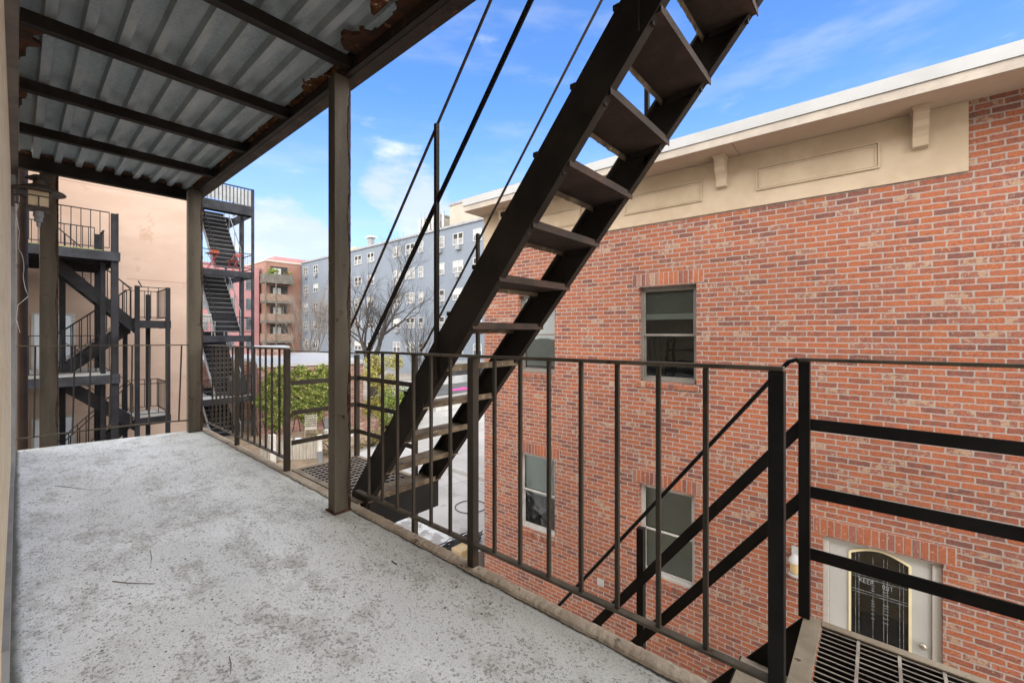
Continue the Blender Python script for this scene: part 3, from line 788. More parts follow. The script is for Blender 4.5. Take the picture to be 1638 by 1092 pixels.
# ============================================================ WALL LANTERN + downpipe + cable
LX, LY, LZ = .115, 5.35, 2.29
wl = Frame('wall_lantern', 'small craftsman lantern with cream glass and round bronze hat at upper left', 'lantern', (LX, LY, LZ))
wl.part('cap', MB().lathe((LX, LY, LZ), [(0.002, .235), (.03, .232), (.075, .20), (.078, .195), (.03, .197), (.035, .155), (.05, .15), (.155, .10), (.165, .088), (.16, .082), (.02, .11)], 28), 'lamp_metal', smooth=False)
wl.part('glass', MB().box(LX - .06, LX + .06, LY - .06, LY + .06, -.035 + LZ, LZ + .10), 'lamp_glass')
mb = MB()
for sx in (-1, 1):
    for sy in (-1, 1): mb.box(LX + sx * .064 - .006, LX + sx * .064 + .006, LY + sy * .064 - .006, LY + sy * .064 + .006, LZ - .06, LZ + .10)
for zz in (LZ - .048, LZ + .045, LZ + .092):
    for s_ in (-1, 1):
        mb.box(LX - .066, LX + .066, LY + s_ * .065 - .004, LY + s_ * .065 + .004, zz - .005, zz + .005)
        mb.box(LX + s_ * .065 - .004, LX + s_ * .065 + .004, LY - .061, LY + .061, zz - .005, zz + .0049)
for s_ in (-1, 1):
    mb.box(LX - .004, LX + .004, LY + s_ * .065 - .0045, LY + s_ * .065 + .0045, LZ - .043, LZ + .04); mb.box(LX + s_ * .065 - .0045, LX + s_ * .065 + .0045, LY - .004, LY + .004, LZ - .043, LZ + .04)
mb.box(LX - .07, LX + .07, LY - .07, LY + .07, LZ - .066, LZ - .056)
wl.part('frame', mb, 'lamp_metal')
wl.part('socket', MB().lathe((LX, LY, LZ - .067), [(.03, 0), (.032, -.05), (.024, -.055), (.026, -.09), (.012, -.095), (.012, -.13), (.001, -.135)], 16), 'grey_trim')
wl.part('bracket', MB().tube([(WX, LY, LZ + .02), (-.0, LY, LZ + .05), (LX - .06, LY, LZ + .02)], .008, 8).tube([(WX, LY, LZ - .02), (LX - .06, LY, LZ - .035)], .006, 8).box(WX, -.02, LY - .05, LY + .05, LZ - .06, LZ + .08), 'lamp_metal')

dp = Frame('downpipe', 'round brown metal downpipe at the far left end of the balcony', 'pipe', (.032, 6.98, -5.3))
dp.part('pipe', MB().tube([(.032, 6.98, -5.3), (.032, 6.98, 3.4)], .044, 20), 'pipe_brown', smooth=True)
for zz in (-1.2, 1.9): dp.part('pipe_clip', MB().tube([(.032, 6.98, zz), (.032, 6.98, zz + .03)], .047, 20), 'pipe_brown')
mb = MB(); pts = []
for i in range(40):
    u = i / 39; pts.append((.0 + .10 * max(0, u - .35) + .012 * math.sin(u * 21) * (1 - u * .4), 6.62 + .02 * math.sin(u * 9), 2.65 - 1.1 * u + .02 * math.sin(u * 33)))
pts = pts + [(.02 - .03 * math.sin(u * 3), 6.60, 1.55 - .35 * u) for u in (.2, .6, 1.0)]
o = MB().tube(pts, .003, 5).build('loose_cable', 'wire', smooth=True); tag(o, 'thin pale loose cable dangling beside the brown downpipe', 'cable')

# ============================================================ BRICK BUILDING
BRZ = R(1.15)
bb = thing('brick_building', 'red brick building with tan stucco cornice filling the right half', 'building', (6.3, 2.0, 0), BRZ)
def bpart(name, mb, mat, parent=None, **kw): return mb.build(name, mat, parent or bb, **kw)
Y0B, Y1B = -7.5, 4.087
WIN = [  # y0,y1,z0,z1, blind
    ('upper window with a half-raised dim blind', -.045, .81, .455, 1.90, 'ur'), ('upper window partly behind the stair', 2.37, 3.20, .455, 1.90, 'ul'),
    ('lower window with pale blind over its top half', 2.37, 3.20, -2.49, -1.06, 'll'), ('lower window with closed pale blind', -.02, .81, -2.52, -1.125, 'lr')]
DOOR = (-2.522, -1.50, -3.45, -1.243)
HO = [(a[1], a[2], a[3], a[4]) for a in WIN] + [DOOR]
ysx = sorted(set([Y0B, Y1B] + [h[0] for h in HO] + [h[1] for h in HO])); zsx = sorted(set([-5.3, 3.60] + [h[2] for h in HO] + [h[3] for h in HO]))
mb = MB()
for i in range(len(ysx) - 1):
    for j in range(len(zsx) - 1):
        yc, zc = (ysx[i] + ysx[i + 1]) / 2, (zsx[j] + zsx[j + 1]) / 2
        if any(h[0] < yc < h[1] and h[2] < zc < h[3] for h in HO): continue
        mb.face([(0, ysx[i], zsx[j]), (0, ysx[i], zsx[j + 1]), (0, ysx[i + 1], zsx[j + 1]), (0, ysx[i + 1], zsx[j])])
for (a, b_, c, d) in HO:
    D = .16
    mb.face([(0, a, c), (D, a, c), (D, a, d), (0, a, d)]).face([(0, b_, c), (0, b_, d), (D, b_, d), (D, b_, c)]).face([(0, a, d), (D, a, d), (D, b_, d), (0, b_, d)]).face([(0, a, c), (0, b_, c), (D, b_, c), (D, a, c)])
mb.face([(0, Y1B, -5.3), (0, Y1B, 3.6), (9, Y1B, 3.6), (9, Y1B, -5.3)]).face([(0, Y0B, -5.3), (9, Y0B, -5.3), (9, Y0B, 3.6), (0, Y0B, 3.6)]).face([(9, Y0B, -5.3), (9, Y1B, -5.3), (9, Y1B, 3.6), (9, Y0B, 3.6)])
bpart('wall', mb, 'brick')
bpart('roof', MB().box(-.35, 9.1, Y0B, Y1B + .02, 3.72, 3.76), 'dark_roof')
# cornice
bpart('cornice_panel', MB().box(-.022, -.001, -2.707, Y1B - .0, 2.853, 3.568), 'stucco_tan', bevel=.003)
bpart('soffit', MB().box(-.50, .03, Y0B, Y1B + .06, 3.570, 3.59), 'soffit')
bpart('fascia_board', MB().box(-.52, -.5002, Y0B, Y1B + .06, 3.566, 3.668).box(-.5, 3, Y1B + .0601, Y1B + .08, 3.566, 3.668), 'fascia_wood')
bpart('roof_flashing', MB().box(-.535, -.33, Y0B, Y1B + .09, 3.670, 3.805).box(-.33, 3, Y1B - .1, Y1B + .09, 3.671, 3.804), 'white_metal')
# butt joints in the soffit and tiny crack lines
bpart('soffit_joint', MB().box(-.49, .0, -.612, -.606, 3.5675, 3.5699).box(-.49, 0, 1.83, 1.836, 3.5675, 3.5699), 'wood_brown')
for (a, b_) in ((-2.02, -.80), (-.13, 1.04), (1.82, 2.97)):
    z0, z1 = 3.05, 3.345; mb = MB(); wv = .016
    for (ins, pr) in ((0, .020), (.024, .010)):
        y0, y1, zz0, zz1 = a + ins, b_ - ins, z0 + ins, z1 - ins
        xo = -.0221 - pr
        mb.box(xo, -.0221, y0, y1, zz0, zz0 + wv).box(xo, -.0221, y0, y1, zz1 - wv, zz1).box(xo, -.0221, y0, y0 + wv, zz0 + wv, zz1 - wv).box(xo, -.0221, y1 - wv, y1, zz0 + wv, zz1 - wv)
    bpart('panel_moulding', mb, 'stucco_tan')
for yc in (-2.345, -.39, 1.55, 3.48):
    # scrolled corbel, profile in x-z extruded along y
    pf = [(-.0221, 3.57), (-.215, 3.57), (-.215, 3.50), (-.195, 3.475), (-.185, 3.42), (-.165, 3.37), (-.125, 3.33), (-.10, 3.28), (-.095, 3.22), (-.088, 3.185), (-.0221, 3.165)]
    mb = MB(); hw = .062
    L_ = [(p[0], yc - hw, p[1]) for p in pf]; R_ = [(p[0], yc + hw, p[1]) for p in pf]
    mb.face(L_); mb.face(R_[::-1])
    for i in range(len(pf)):
        j = (i + 1) % len(pf); mb.face([L_[i], R_[i], R_[j], L_[j]])
    mb.box(-.235, -.0221, yc - hw - .012, yc + hw + .012, 3.535, 3.5695)
    bpart('corbel', mb, 'stucco_tan', bevel=.003)

def soldiers(y0, y1, z0, z1, name, n, proud=.004, tilt=0, sill=False, parent=None):
    bpart(name + '_mortar', MB().box(-proud * .45, -.0005, y0 - .004, y1 + .004, z0, z1), 'mortar', parent=parent)
    mb = MB(); wd = (y1 - y0) / n
    for i in range(n):
        a = y0 + i * wd + .006 + random.uniform(-.002, .002); b_ = y0 + (i + 1) * wd - .005 + random.uniform(-.002, .002)
        pz0, pz1 = z0 + .006 + random.uniform(-.002, .002), z1 - .005 + random.uniform(-.002, .002)
        px = -proud - random.uniform(0, .003)
        mb.box(px, -.0004 if not sill else .08, a, b_, pz0, pz1, random.random())
    return bpart(name, mb, 'soldier', rnd=True, bevel=.004, parent=parent)

for (lab, y0, y1, z0, z1, kd) in WIN:
    top = kd in ('ur', 'ul')
    fm, fx = ('win_frame' if top else 'win_frame_lt'), .085
    mb = MB(); f = .036
    mb.box(fx, fx + .07, y0, y0 + f, z0, z1).box(fx, fx + .07, y1 - f, y1, z0, z1).box(fx, fx + .07, y0 + f, y1 - f, z1 - f, z1).box(fx - .02, fx + .07, y0 + f, y1 - f, z0, z0 + .045)
    win = bpart('window', mb, fm, bevel=.004); win['label'] = lab
    zm = (z0 + z1) / 2 - (.01 if top else -.0)
    s = .034
    for (a, b_, xo, nm) in ((zm - .02, z1 - f, fx + .012, 'sash'), (z0 + .045, zm + .018, fx + .038, 'sash')):
        ya_, yb_ = y0 + f + .0005, y1 - f - .0005
        sm = MB().box(xo, xo + .024, ya_, ya_ + s, a, b_).box(xo, xo + .024, yb_ - s, yb_, a, b_).box(xo, xo + .024, ya_ + s, yb_ - s, a, a + s).box(xo, xo + .024, ya_ + s, yb_ - s, b_ - s, b_)
        bpart(nm, sm, fm if top else 'win_frame_lt', parent=win, bevel=.003)
        bpart('pane', MB().box(xo + .010, xo + .014, ya_ + s, yb_ - s, a + s, b_ - s), 'glass', parent=win)
    # blinds
    def slats(za, zb, mat, pitch=.038):
        mb = MB(); z = zb
        while z > za:
            mb.hexa([(.148, y0 + .05, z - pitch), (.168, y0 + .05, z), (.168, y1 - .05, z), (.148, y1 - .05, z - pitch), (.1535, y0 + .05, z - pitch - .0015), (.1655, y0 + .05, z - .0015), (.1655, y1 - .05, z - .0015), (.1535, y1 - .05, z - pitch - .0015)])
            z -= pitch
        mb.box(.150, .172, y0 + .05, y1 - .05, z - .022, z - .002)
        bpart('blind', mb, mat, parent=win)
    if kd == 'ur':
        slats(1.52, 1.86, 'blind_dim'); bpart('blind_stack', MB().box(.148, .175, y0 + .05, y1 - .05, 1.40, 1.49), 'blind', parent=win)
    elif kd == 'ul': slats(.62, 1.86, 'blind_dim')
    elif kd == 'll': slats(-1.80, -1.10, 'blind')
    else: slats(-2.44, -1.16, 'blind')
    bpart('room_backing', MB().box(.30, .31, y0 - .05, y1 + .05, z0 - .05, z1 + .05).box(.161, .30, y0 - .05, y0 - .04, z0 - .05, z1 + .05).box(.161, .30, y1 + .04, y1 + .05, z0 - .05, z1 + .05).box(.161, .30, y0 - .04, y1 + .04, z1 + .04, z1 + .05).box(.161, .30, y0 - .04, y1 + .04, z0 - .05, z0 - .04), 'room_dark', parent=win)
    soldiers(y0 - .10, y1 + .10, z1 + .015, z1 + .205, 'lintel', 15, parent=win)
    soldiers(y0 - .03, y1 + .03, z0 - .095, z0 - .012, 'sill', 13, .018, sill=False, parent=win)

# door
y0, y1, z0, z1 = DOOR
dm = MB().box(.045, .10, y0, y0 + .075, z0, z1 - .035).box(.045, .10, y1 - .06, y1, z0, z1 - .035).box(.046, .10, y0, y1, z1 - .035, z1)
dfr = bpart('door_frame', dm, 'peeling_white', bevel=.004); dfr['label'] = 'peeling white wooden door frame'
a, b_ = y0 + .078, y1 - .063
ga, gb = -2.275, -1.755; gz0, gz1 = -2.95, -1.375
dmb = MB().box(.075, .115, a, ga, z0 + .02, z1 - .038).box(.075, .115, gb, b_, z0 + .02, z1 - .038).box(.0751, .115, ga, gb, z0 + .02, gz0)
# arched top infill
N = 16; arc = lambda y: gz1 + .0 + .085 * math.sin(math.pi * (y - ga) / (gb - ga))
for i in range(N):
    u0 = ga + (gb - ga) * i / N; u1 = ga + (gb - ga) * (i + 1) / N
    dmb.hexa([(.0751, u0, arc(u0)), (.115, u0, arc(u0)), (.115, u1, arc(u1)), (.0751, u1, arc(u1)), (.0751, u0, z1 - .038), (.115, u0, z1 - .038), (.115, u1, z1 - .038), (.0751, u1, z1 - .038)])
door = bpart('door', dmb, 'door_grey'); door['label'] = 'pale grey door with arched leaded glass'
bpart('glass', MB().box(.09, .094, ga, gb, gz0, gz1 + .09), 'glass', parent=door)
bpart('glass_backing', MB().box(.150, .155, y0, y1, z0, z1), 'room_dark', parent=door)
tm = MB(); T = .024
tm.box(.060, .0749, ga - T * .5, ga + T * .5, gz0, gz1).box(.060, .0749, gb - T * .5, gb + T * .5, gz0, gz1).box(.0601, .0749, ga + T * .5, gb - T * .5, gz0 - T / 2, gz0 + T / 2)
pts = [(.068, ga + (gb - ga) * i / 24, arc(ga + (gb - ga) * i / 24)) for i in range(25)]
for i in range(24): tm.bar(pts[i], pts[i + 1], .014, T, (1, 0, 0))
bpart('glass_trim', tm, 'cream_trim', parent=door)
cm = MB(); W_ = gb - ga
def vl(u, za, zb, w=.005): cm.box(.083, .0899, ga + W_ * u - w / 2, ga + W_ * u + w / 2, za, zb)
def hl(z, ua, ub, w=.005): cm.box(.0835, .0898, ga + W_ * ua, ga + W_ * ub, z - w / 2, z + w / 2)
for u in (.10, .16, .84, .90): vl(u, gz0 + .03, gz1)
for u in (.36, .42, .60): vl(u, gz0 + .12, gz1)
for z in (-1.62, -1.65, -1.80, -1.83, -2.35, -2.38, -2.88, -2.6): hl(z, .03, .97)
for z in (-1.72, -1.75, -1.78, -1.9, -1.93, -1.96, -2.0, -2.05, -2.1): hl(z, .34, .44); hl(z + .01, .57, .63)
bpart('leading', cm, 'came', parent=door)
# hand-lettered words on the glass
STRK = {'K': [((0, 0), (0, 1)), ((0, .45), (.6, 1)), ((.15, .5), (.65, 0))], 'E': [((0, 0), (0, 1)), ((0, 1), (.55, 1)), ((0, .5), (.45, .5)), ((0, 0), (.55, 0))],
        'P': [((0, 0), (0, 1)), ((0, 1), (.5, .95)), ((.5, .95), (.55, .6)), ((.55, .6), (0, .5))], 'O': [((.1, .1), (0, .6)), ((0, .6), (.25, 1)), ((.25, 1), (.6, .7)), ((.6, .7), (.5, .1)), ((.5, .1), (.1, .1))],
        'U': [((0, 1), (.05, .15)), ((.05, .15), (.35, 0)), ((.35, 0), (.55, .2)), ((.55, .2), (.6, 1))], 'T': [((.3, 0), (.3, 1)), ((0, 1), (.6, 1))]}
tx = MB()
for word, ys_, zs_ in (('KEEP', -1.845, -1.70), ('OUT', -2.045, -1.71)):
    for i, ch in enumerate(word):
        for (p, q) in STRK[ch]:
            h_ = .044
            tx.bar((.0815, ys_ - (i * .033 + p[0] * .036), zs_ + p[1] * h_ - i * .002), (.0815, ys_ - (i * .033 + q[0] * .036), zs_ + q[1] * h_ - i * .002), .002, .0035, (1, 0, 0))
bpart('lettering', tx, 'chalk', parent=door)
kb = MB().tube([(.075, -2.375, -2.19), (.045, -2.375, -2.19)], .016, 14).tube([(.055, -2.375, -2.19), (.045, -2.375, -2.19), (.03, -2.375, -2.19), (.018, -2.375, -2.19), (.012, -2.375, -2.19)], [.018, .03, .034, .026, .008], 16)
bpart('handle', kb, 'brass', parent=door, smooth=True)
soldiers(y0 - .10, y1 + .09, z1 + .012, z1 + .205, 'lintel', 18, parent=dfr)
bpart('stoop', MB().box(-1.2, -.002, -2.8, -1.2, -5.3, -3.47), 'curb')
bpart('vent', MB().box(-.02, -.0005, 1.40, 1.52, -2.96, -2.86), 'white_paint', bevel=.003)

lamp = thing('wall_lamp', 'little white lit lamp on the brick wall left of the door', 'lamp', (6.3 - .1, 2.0 - 1.235, -1.62), BRZ)
MB().lathe((0, 0, 0), [(.03, -.12), (.05, -.10), (.052, .03)], 14).build('glass', 'lit_glass', lamp, smooth=True)
MB().lathe((0, 0, 0), [(.075, .02), (.06, .06), (.03, .10), (.001, .115)], 14).build('shade', 'white_paint', lamp, smooth=True)
MB().box(.02, .098, -.012, .012, .04, .07).box(.088, .0985, -.045, .045, -.02, .17).build('bracket', 'white_paint', lamp)
MB().lathe((0, 0, 0), [(.002, -.15), (.07, -.145), (.07, -.125), (.03, -.12)], 14).build('base', 'white_paint', lamp)

# ============================================================ TAN WALL, CABLE BUNDLE, COATING, HOSE
o = MB().box(5.9, 6.21, 6.45, 6.75, -5.3, -3.28).build('low_wall', 'tan_wall', bevel=.02); tag(o, 'low cracked tan wall butting against the brick building corner', 'wall')
mb = MB()
for k in range(46):
    x = 5.62 + random.random() * .22; pts = []; yy = 6.92 + random.uniform(-.16, .16); zz = -3.45 + random.random() * .14
    for i in range(9): pts.append((x + i * .135, yy + random.uniform(-.05, .05), zz + random.uniform(-.03, .03)))
    mb.tube(pts, random.uniform(.006, .013), 5)
o = mb.build('cable_bundle', 'black_void'); tag(o, 'tangled black cables lying on the grey paving at the brick building corner', 'cables')
mb = MB(); pr = None
for i in range(40):
    u = i / 39; x0_ = 5.95 + .22 * u; y0_ = 9.7 - 2.85 * u
    cur = ((x0_ - .30 + .05 * math.sin(i * .8), y0_ - .1, GZ + .055), (x0_ + .38 + .08 * math.sin(i * .45), y0_ + .1, GZ + .06))
    if pr: mb.face([pr[0], cur[0], cur[1], pr[1]]); mb.face([(pr[1][0], pr[1][1], GZ), pr[1], cur[1], (cur[1][0], cur[1][1], GZ)])
    pr = cur
tag(mb.build('white_membrane', 'coating'), 'patchy white roof coating strip on the grey paving below the balcony edge', 'membrane strip')
mb = MB(); pts = [(7.95 + .42 * math.cos(a), 8.3 + .42 * math.sin(a), GZ + .03 + .004 * math.sin(3 * a)) for a in [i * .22 for i in range(31)]]
mb.tube(pts, .011, 6); tag(mb.build('hose_loop', 'black_void', smooth=True), 'thin black hose lying in one loop on the grey paving', 'hose')

# ============================================================ DECK DEBRIS
def zpt(px, py, z=0.0):
    d = pix_dir(px, py); tt = (z - 1.2) / d.z; return Vector((d.x * tt, d.y * tt, z))
tw = [([(180, 930), (205, 933), (248, 934)], .0022, 'long brown twig lying mid-left on the concrete floor'), ([(240, 880), (243, 892), (241, 902)], .0013, 'short curved twig lying above the long brown twig'),
      ([(367, 1050), (370, 1062), (369, 1078)], .0013, 'short thin twig near the bottom edge of the concrete floor'), ([(88, 777), (115, 780), (143, 784)], .0016, 'pale straw-like twig on the floor near the far left'), ([(627, 898), (635, 903)], .003, 'stubby grey twig on the floor by the railing')]
for p, r_, lab in tw:
    pts = [zpt(*q) + Vector((0, 0, r_ + .001)) for q in p]
    tag(MB().tube(pts, [r_, r_, r_ * .5] if len(pts) == 3 else r_, 6).build('twig', 'twig'), lab, 'twig', 'twigs dropped on the balcony floor')
mb = MB()
for k in range(700):
    x, y = random.uniform(.05, 1.44), random.uniform(.45, 6.2) ** 1.0
    r_ = random.choice([.0008, .001, .0013, .0017, .0022, .0032]) * random.uniform(.7, 1.2)
    a = random.random() * 6.28; pts = [(x + r_ * 1.6 * math.cos(a + i * 1.05) * random.uniform(.6, 1.2), y + r_ * 1.3 * math.sin(a + i * 1.05) * random.uniform(.6, 1.2), .0012 + r_ * .3) for i in range(6)]
    mb.face(pts)
    for i in range(6): mb.face([pts[i], pts[(i + 1) % 6], (pts[(i + 1) % 6][0], pts[(i + 1) % 6][1], .0003), (pts[i][0], pts[i][1], .0003)])
tag(mb.build('grit', 'pebble'), 'dark grit and flakes scattered over the concrete floor', 'grit', kind='stuff')

# ============================================================ PINK BUILDING (left)
pb = Frame('stucco_building', 'tall blank salmon-pink stucco building behind the left fire escape', 'building', (0, 19, GZ))
mb = MB().box(-5, 4.10, 17.5, 21.0, GZ, 9.2)
pb.part('wall', mb, 'pink_stucco')
for (z, xa, xb) in ((5.53, .4, 3.2), (1.05 - 2.75, 2.6, 4.0), (2.85, 2.2, 4.05)):
    pb.part('crack', MB().box(xa, xb, 17.497, 17.4999, z, z + .012), 'terracotta')
for (z0) in (-.05, -2.95):
    d = pb.part('door', MB().box(.30, 1.02, 17.46, 17.4985, z0, z0 + 1.75), 'blue_door', bevel=.004)
    pb.part('door_frame', MB().box(.24, .30, 17.44, 17.498, z0, z0 + 1.8).box(1.02, 1.08, 17.44, 17.498, z0, z0 + 1.8).box(.30, 1.02, 17.441, 17.498, z0 + 1.75, z0 + 1.8), 'white_paint', parent=d)

# ---- neighbour fire escape
nf = Frame('fire_escape', 'black steel fire escape with zigzag stairs against the salmon stucco building', 'fire escape', (1.4, 15.2, GZ), 'neighbouring fire escapes')
NYF, NYB = 13.8, 17.3
def nrail(fr, p, q, h=1.0, n=None, mat='nb_steel', post=False, w=.018, pitch=.15):
    p, q = Vector(p), Vector(q); L = (q - p).length; n = n or max(2, int(L / pitch)); up = Vector((0, 0, h))
    mb = MB().bar(p + up, q + up, .04, .018).bar(p + Vector((0, 0, .09)), q + Vector((0, 0, .09)), .03, .015)
    for i in range(n + 1):
        a = p.lerp(q, i / n); mb.bar(a + Vector((0, 0, .09)), a + up, w * .8, w * .8)
    return fr.part('railing', mb, mat)
for z in (3.12, .20, -2.72):
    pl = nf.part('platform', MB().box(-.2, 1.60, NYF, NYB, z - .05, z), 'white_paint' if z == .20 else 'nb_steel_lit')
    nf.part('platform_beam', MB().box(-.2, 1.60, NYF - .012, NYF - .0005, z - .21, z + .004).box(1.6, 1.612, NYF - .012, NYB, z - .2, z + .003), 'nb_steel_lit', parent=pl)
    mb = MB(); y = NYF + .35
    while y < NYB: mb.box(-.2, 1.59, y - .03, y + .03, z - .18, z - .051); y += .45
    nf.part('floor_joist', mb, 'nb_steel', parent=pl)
    if z > 3: nf.part('moss', MB().box(.0, 1.3, NYF + .0, NYF + .12, z + .001, z + .02), 'moss', parent=pl)
    nrail(nf, (.0, NYF + .03, z), (1.42, NYF + .03, z), .93)
    nrail(nf, (1.57, NYF + .05, z), (1.57, NYF + .75, z), .93)
    nrail(nf, (1.57, 16.4, z), (1.57, NYB, z), .93)
def npost(x, y, a, z0, z1, mat='nb_steel'): nf.part('post', MB().box(x - a / 2, x + a / 2, y - a / 2, y + a / 2, z0, z1), mat)
npost(1.525, 13.93, .13, GZ, 4.05, 'nb_steel'); npost(1.36, 14.35, .09, GZ, 2.9); npost(1.50, 16.9, .14, GZ, 4.0); npost(.80, 16.9, .12, GZ, 2.9)
LX0, LX1 = 1.96, 2.68; LY0, LY1 = 14.6, 16.1
for (x, y, zt_) in ((LX0 + .07, LY0, 2.42), (LX1 - .02, LY0, 2.42), (LX0 + .02, LY1, 1.5), (LX1 - .22, LY1 - .1, 2.3)): npost(x, y, .095, GZ, zt_)
for z in (1.52, -1.03):
    pl = nf.part('landing', MB().box(LX0, LX1 + .04, LY0, LY1, z - .04, z), 'white_paint' if z < 0 else 'nb_steel_lit')
    nf.part('landing_beam', MB().box(LX0, LX1 + .04, LY0 - .012, LY0 - .0003, z - .2, z + .003).box(LX1 + .0403, LX1 + .05, LY0, LY1, z - .2, z + .003), 'nb_steel', parent=pl)
    nrail(nf, (LX0 + .08, LY0 + .03, z), (LX1, LY0 + .03, z), .88, 3)
    nrail(nf, (LX1 + .0, LY0 + .05, z), (LX1, LY1, z), .88, 9, w=.016)
    nrail(nf, (LX0, LY1 - .03, z), (LX1, LY1 - .03, z), .88, 5)
def nflight(xa, za, xb, zb, ya, yb, railside=(0, 1)):
    mb = MB()
    for y in (ya, yb):
        mb.hexa([(xa, y, za - .36), (xa, y + .02, za - .36), (xa, y + .02, za), (xa, y, za), (xb, y, zb - .36), (xb, y + .02, zb - .36), (xb, y + .02, zb), (xb, y, zb)])
    st = nf.part('stringer', mb, 'nb_steel')
    mb = MB(); n = 6
    for i in range(n):
        u = (i + .5) / n; x = xa + (xb - xa) * u; z = za + (zb - za) * u - .08
        mb.box(x - .12, x + .12, ya + .02, yb, z - .03, z)
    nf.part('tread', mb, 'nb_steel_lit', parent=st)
    for i, y in enumerate((ya, yb)):
        if i in railside: nrail(nf, (xa, y + .01, za), (xb, y + .01, zb), .85, 9, w=.024)
nflight(.62, 2.98, 2.0, 1.53, 14.72, 15.36, (1,))
nflight(2.0, 1.55, .6, .26, 15.42, 16.02, (0, 1))
nflight(.75, .12, 2.05, -1.06, 14.72, 15.36, (1,))
nflight(2.0, -1.03, .55, -2.6, 15.42, 16.02, (0, 1))
nf.part('handrail', MB().tube([(1.95, 14.72, 2.35), (1.85, 14.72, 2.42), (1.3, 14.72, 2.95)], .014, 6).tube([(2.12, 14.6, 2.4), (2.05, 14.6, 2.55)], .014, 6), 'nb_steel')
nrail(nf, (.0, 15.4, 3.12), (1.3, 15.4, 3.12), .80, 12)
# neighbour's wall
o = MB().box(-4, -.25, 13.5, 17.45, GZ, 6.5).build('neighbour_house', 'stucco_cream'); tag(o, 'narrow cream house end glimpsed behind the brown downpipe on the left', 'house')

# ============================================================ TOWER 2 (far fire escape)
t2 = Frame('fire_escape', 'tall slate-grey steel stair tower with straight flights beyond the balcony corner', 'fire escape', (6, 23, GZ), 'neighbouring fire escapes')
TX0, TX1, TY0, TY1 = 4.25, 7.0, 21.5, 24.35
def t2p(n, mb, m, **k): return t2.part(n, mb, m, **k)
for z in (6.9, 3.93, 1.07, -1.62):
    d = .42 if z > 6 else .27
    pl = t2p('platform', MB().box(TX0, TX1 - .01, TY0 + .02, TY0 + .9, z - .05, z).box(TX0, 5.6, TY0 + .9, TY1, z - .0502, z - .0003).box(TX0, TX1 - .01, TY1 + .05, TY1 + 1.0, z - .05, z), 'nb_steel_lit' if z > -1 else 'white_paint')
    t2p('platform_beam', MB().box(TX0, TX1, TY0, TY0 + .018, z - d, z - .01).box(TX1 - .009, TX1, TY0 + .02, TY1 + 1, z - d, z - .01).box(TX0, TX1 - .01, TY0 + .45, TY0 + .5, z - d + .02, z - .051), 'nb_steel_lit', parent=pl)
for (x, y, a) in ((TX1 - .03, TY0 + .03, .10), (TX1 - .03, 23.0, .16), (TX1 - .03, TY1 + 1, .12), (TX0 + .5, TY0 + .03, .1)):
    t2p('post', MB().box(x - a / 2, x + a / 2, y - a / 2, y + a / 2, GZ, 7.68 if y < 22 else 6.88), 'nb_steel_lit')
for z in (3.93, 1.07, -1.62):
    for zz in (z + .82, z + .17):
        t2p('rail', MB().bar((TX0, TY0, zz), (TX1, TY0, zz), .03, .03).bar((TX1, TY0, zz), (TX1, 23.0, zz), .03, .03), 'nb_steel_lit')
    mb = MB(); x = TX0
    while x < TX1: mb.box(x - .003, x + .003, TY0 - .003, TY0 + .003, z + .17, z + .82); x += .1
    zz = z + .27
    while zz < z + .8: mb.box(TX0, TX1, TY0 - .0028, TY0 + .0028, zz - .003, zz + .003); zz += .1
    t2p('wire_mesh', mb, 'nb_steel_lit')
mb = MB().bar((TX0, TY0, 7.66), (TX1, TY0, 7.66), .04, .05).bar((TX1 - .01, TY0, 7.66), (TX1 - .01, TY1, 7.66), .04, .05)
x = TX0
while x < TX1 - .02: mb.box(x - .01, x + .01, TY0 - .012, TY0 + .008, 6.9, 7.65); x += .14
t2p('top_railing', mb, 'nb_steel_lit')
t2p('privacy_sheet', MB().box(TX0, TX1 - .03, TY0 + .02, TY0 + .028, 6.94, 7.6).box(TX1 - .02, TX1 - .014, TY0 + .03, TY1, 6.94, 7.62), 'silver')
def t2flight(z0, z1):
    FX0, FX1 = 5.62, 6.62; ya, yb = 21.98, 24.4
    mb = MB()
    for x in (FX0, FX1):
        mb.hexa([(x, ya, z0 - .05), (x + .03, ya, z0 - .05), (x + .03, ya, z0 + .22), (x, ya, z0 + .22), (x, yb, z1 - .24), (x + .03, yb, z1 - .24), (x + .03, yb, z1 + .02), (x, yb, z1 + .02)])
    st = t2p('stringer', mb, 'silver')
    mb = MB(); n = 13
    for i in range(n):
        u = (i + .5) / n; y = ya + (yb - ya) * u; z = z0 + (z1 - z0) * (i + 1) / n - .02
        mb.box(FX0 + .03, FX1, y - .12, y + .11, z - .03, z).box(FX0 + .03, FX1, y + .10, y + .108, z - .03, z + .20)
    t2p('tread', mb, 'nb_steel', parent=st)
    mb = MB()
    for i in range(n):
        u = (i + .5) / n; y = ya + (yb - ya) * u; z = z0 + (z1 - z0) * (i + 1) / n - .02
        mb.box(FX0 + .03, FX1, y - .135, y - .121, z - .02, z + .004)
    t2p('tread_nosing', mb, 'antenna', parent=st)
    for x in (FX0 + .015, FX1 + .015):
        mb = MB().tube([(x, ya, z0 + 1.05), (x, yb, z1 + .85)], .02, 6)
        for u in (.02, .35, .68, .98): y = ya + (yb - ya) * u; zz = z0 + (z1 - z0) * u; mb.box(x - .012, x + .012, y - .015, y + .015, zz + .1, zz + 1.03 - .2 * u)
        t2p('handrail', mb, 'silver' if x > 6 else 'nb_steel')
t2flight(3.93, 6.86); t2flight(1.07, 3.93); t2flight(-1.62, 1.07); t2flight(GZ - .5, -1.62)

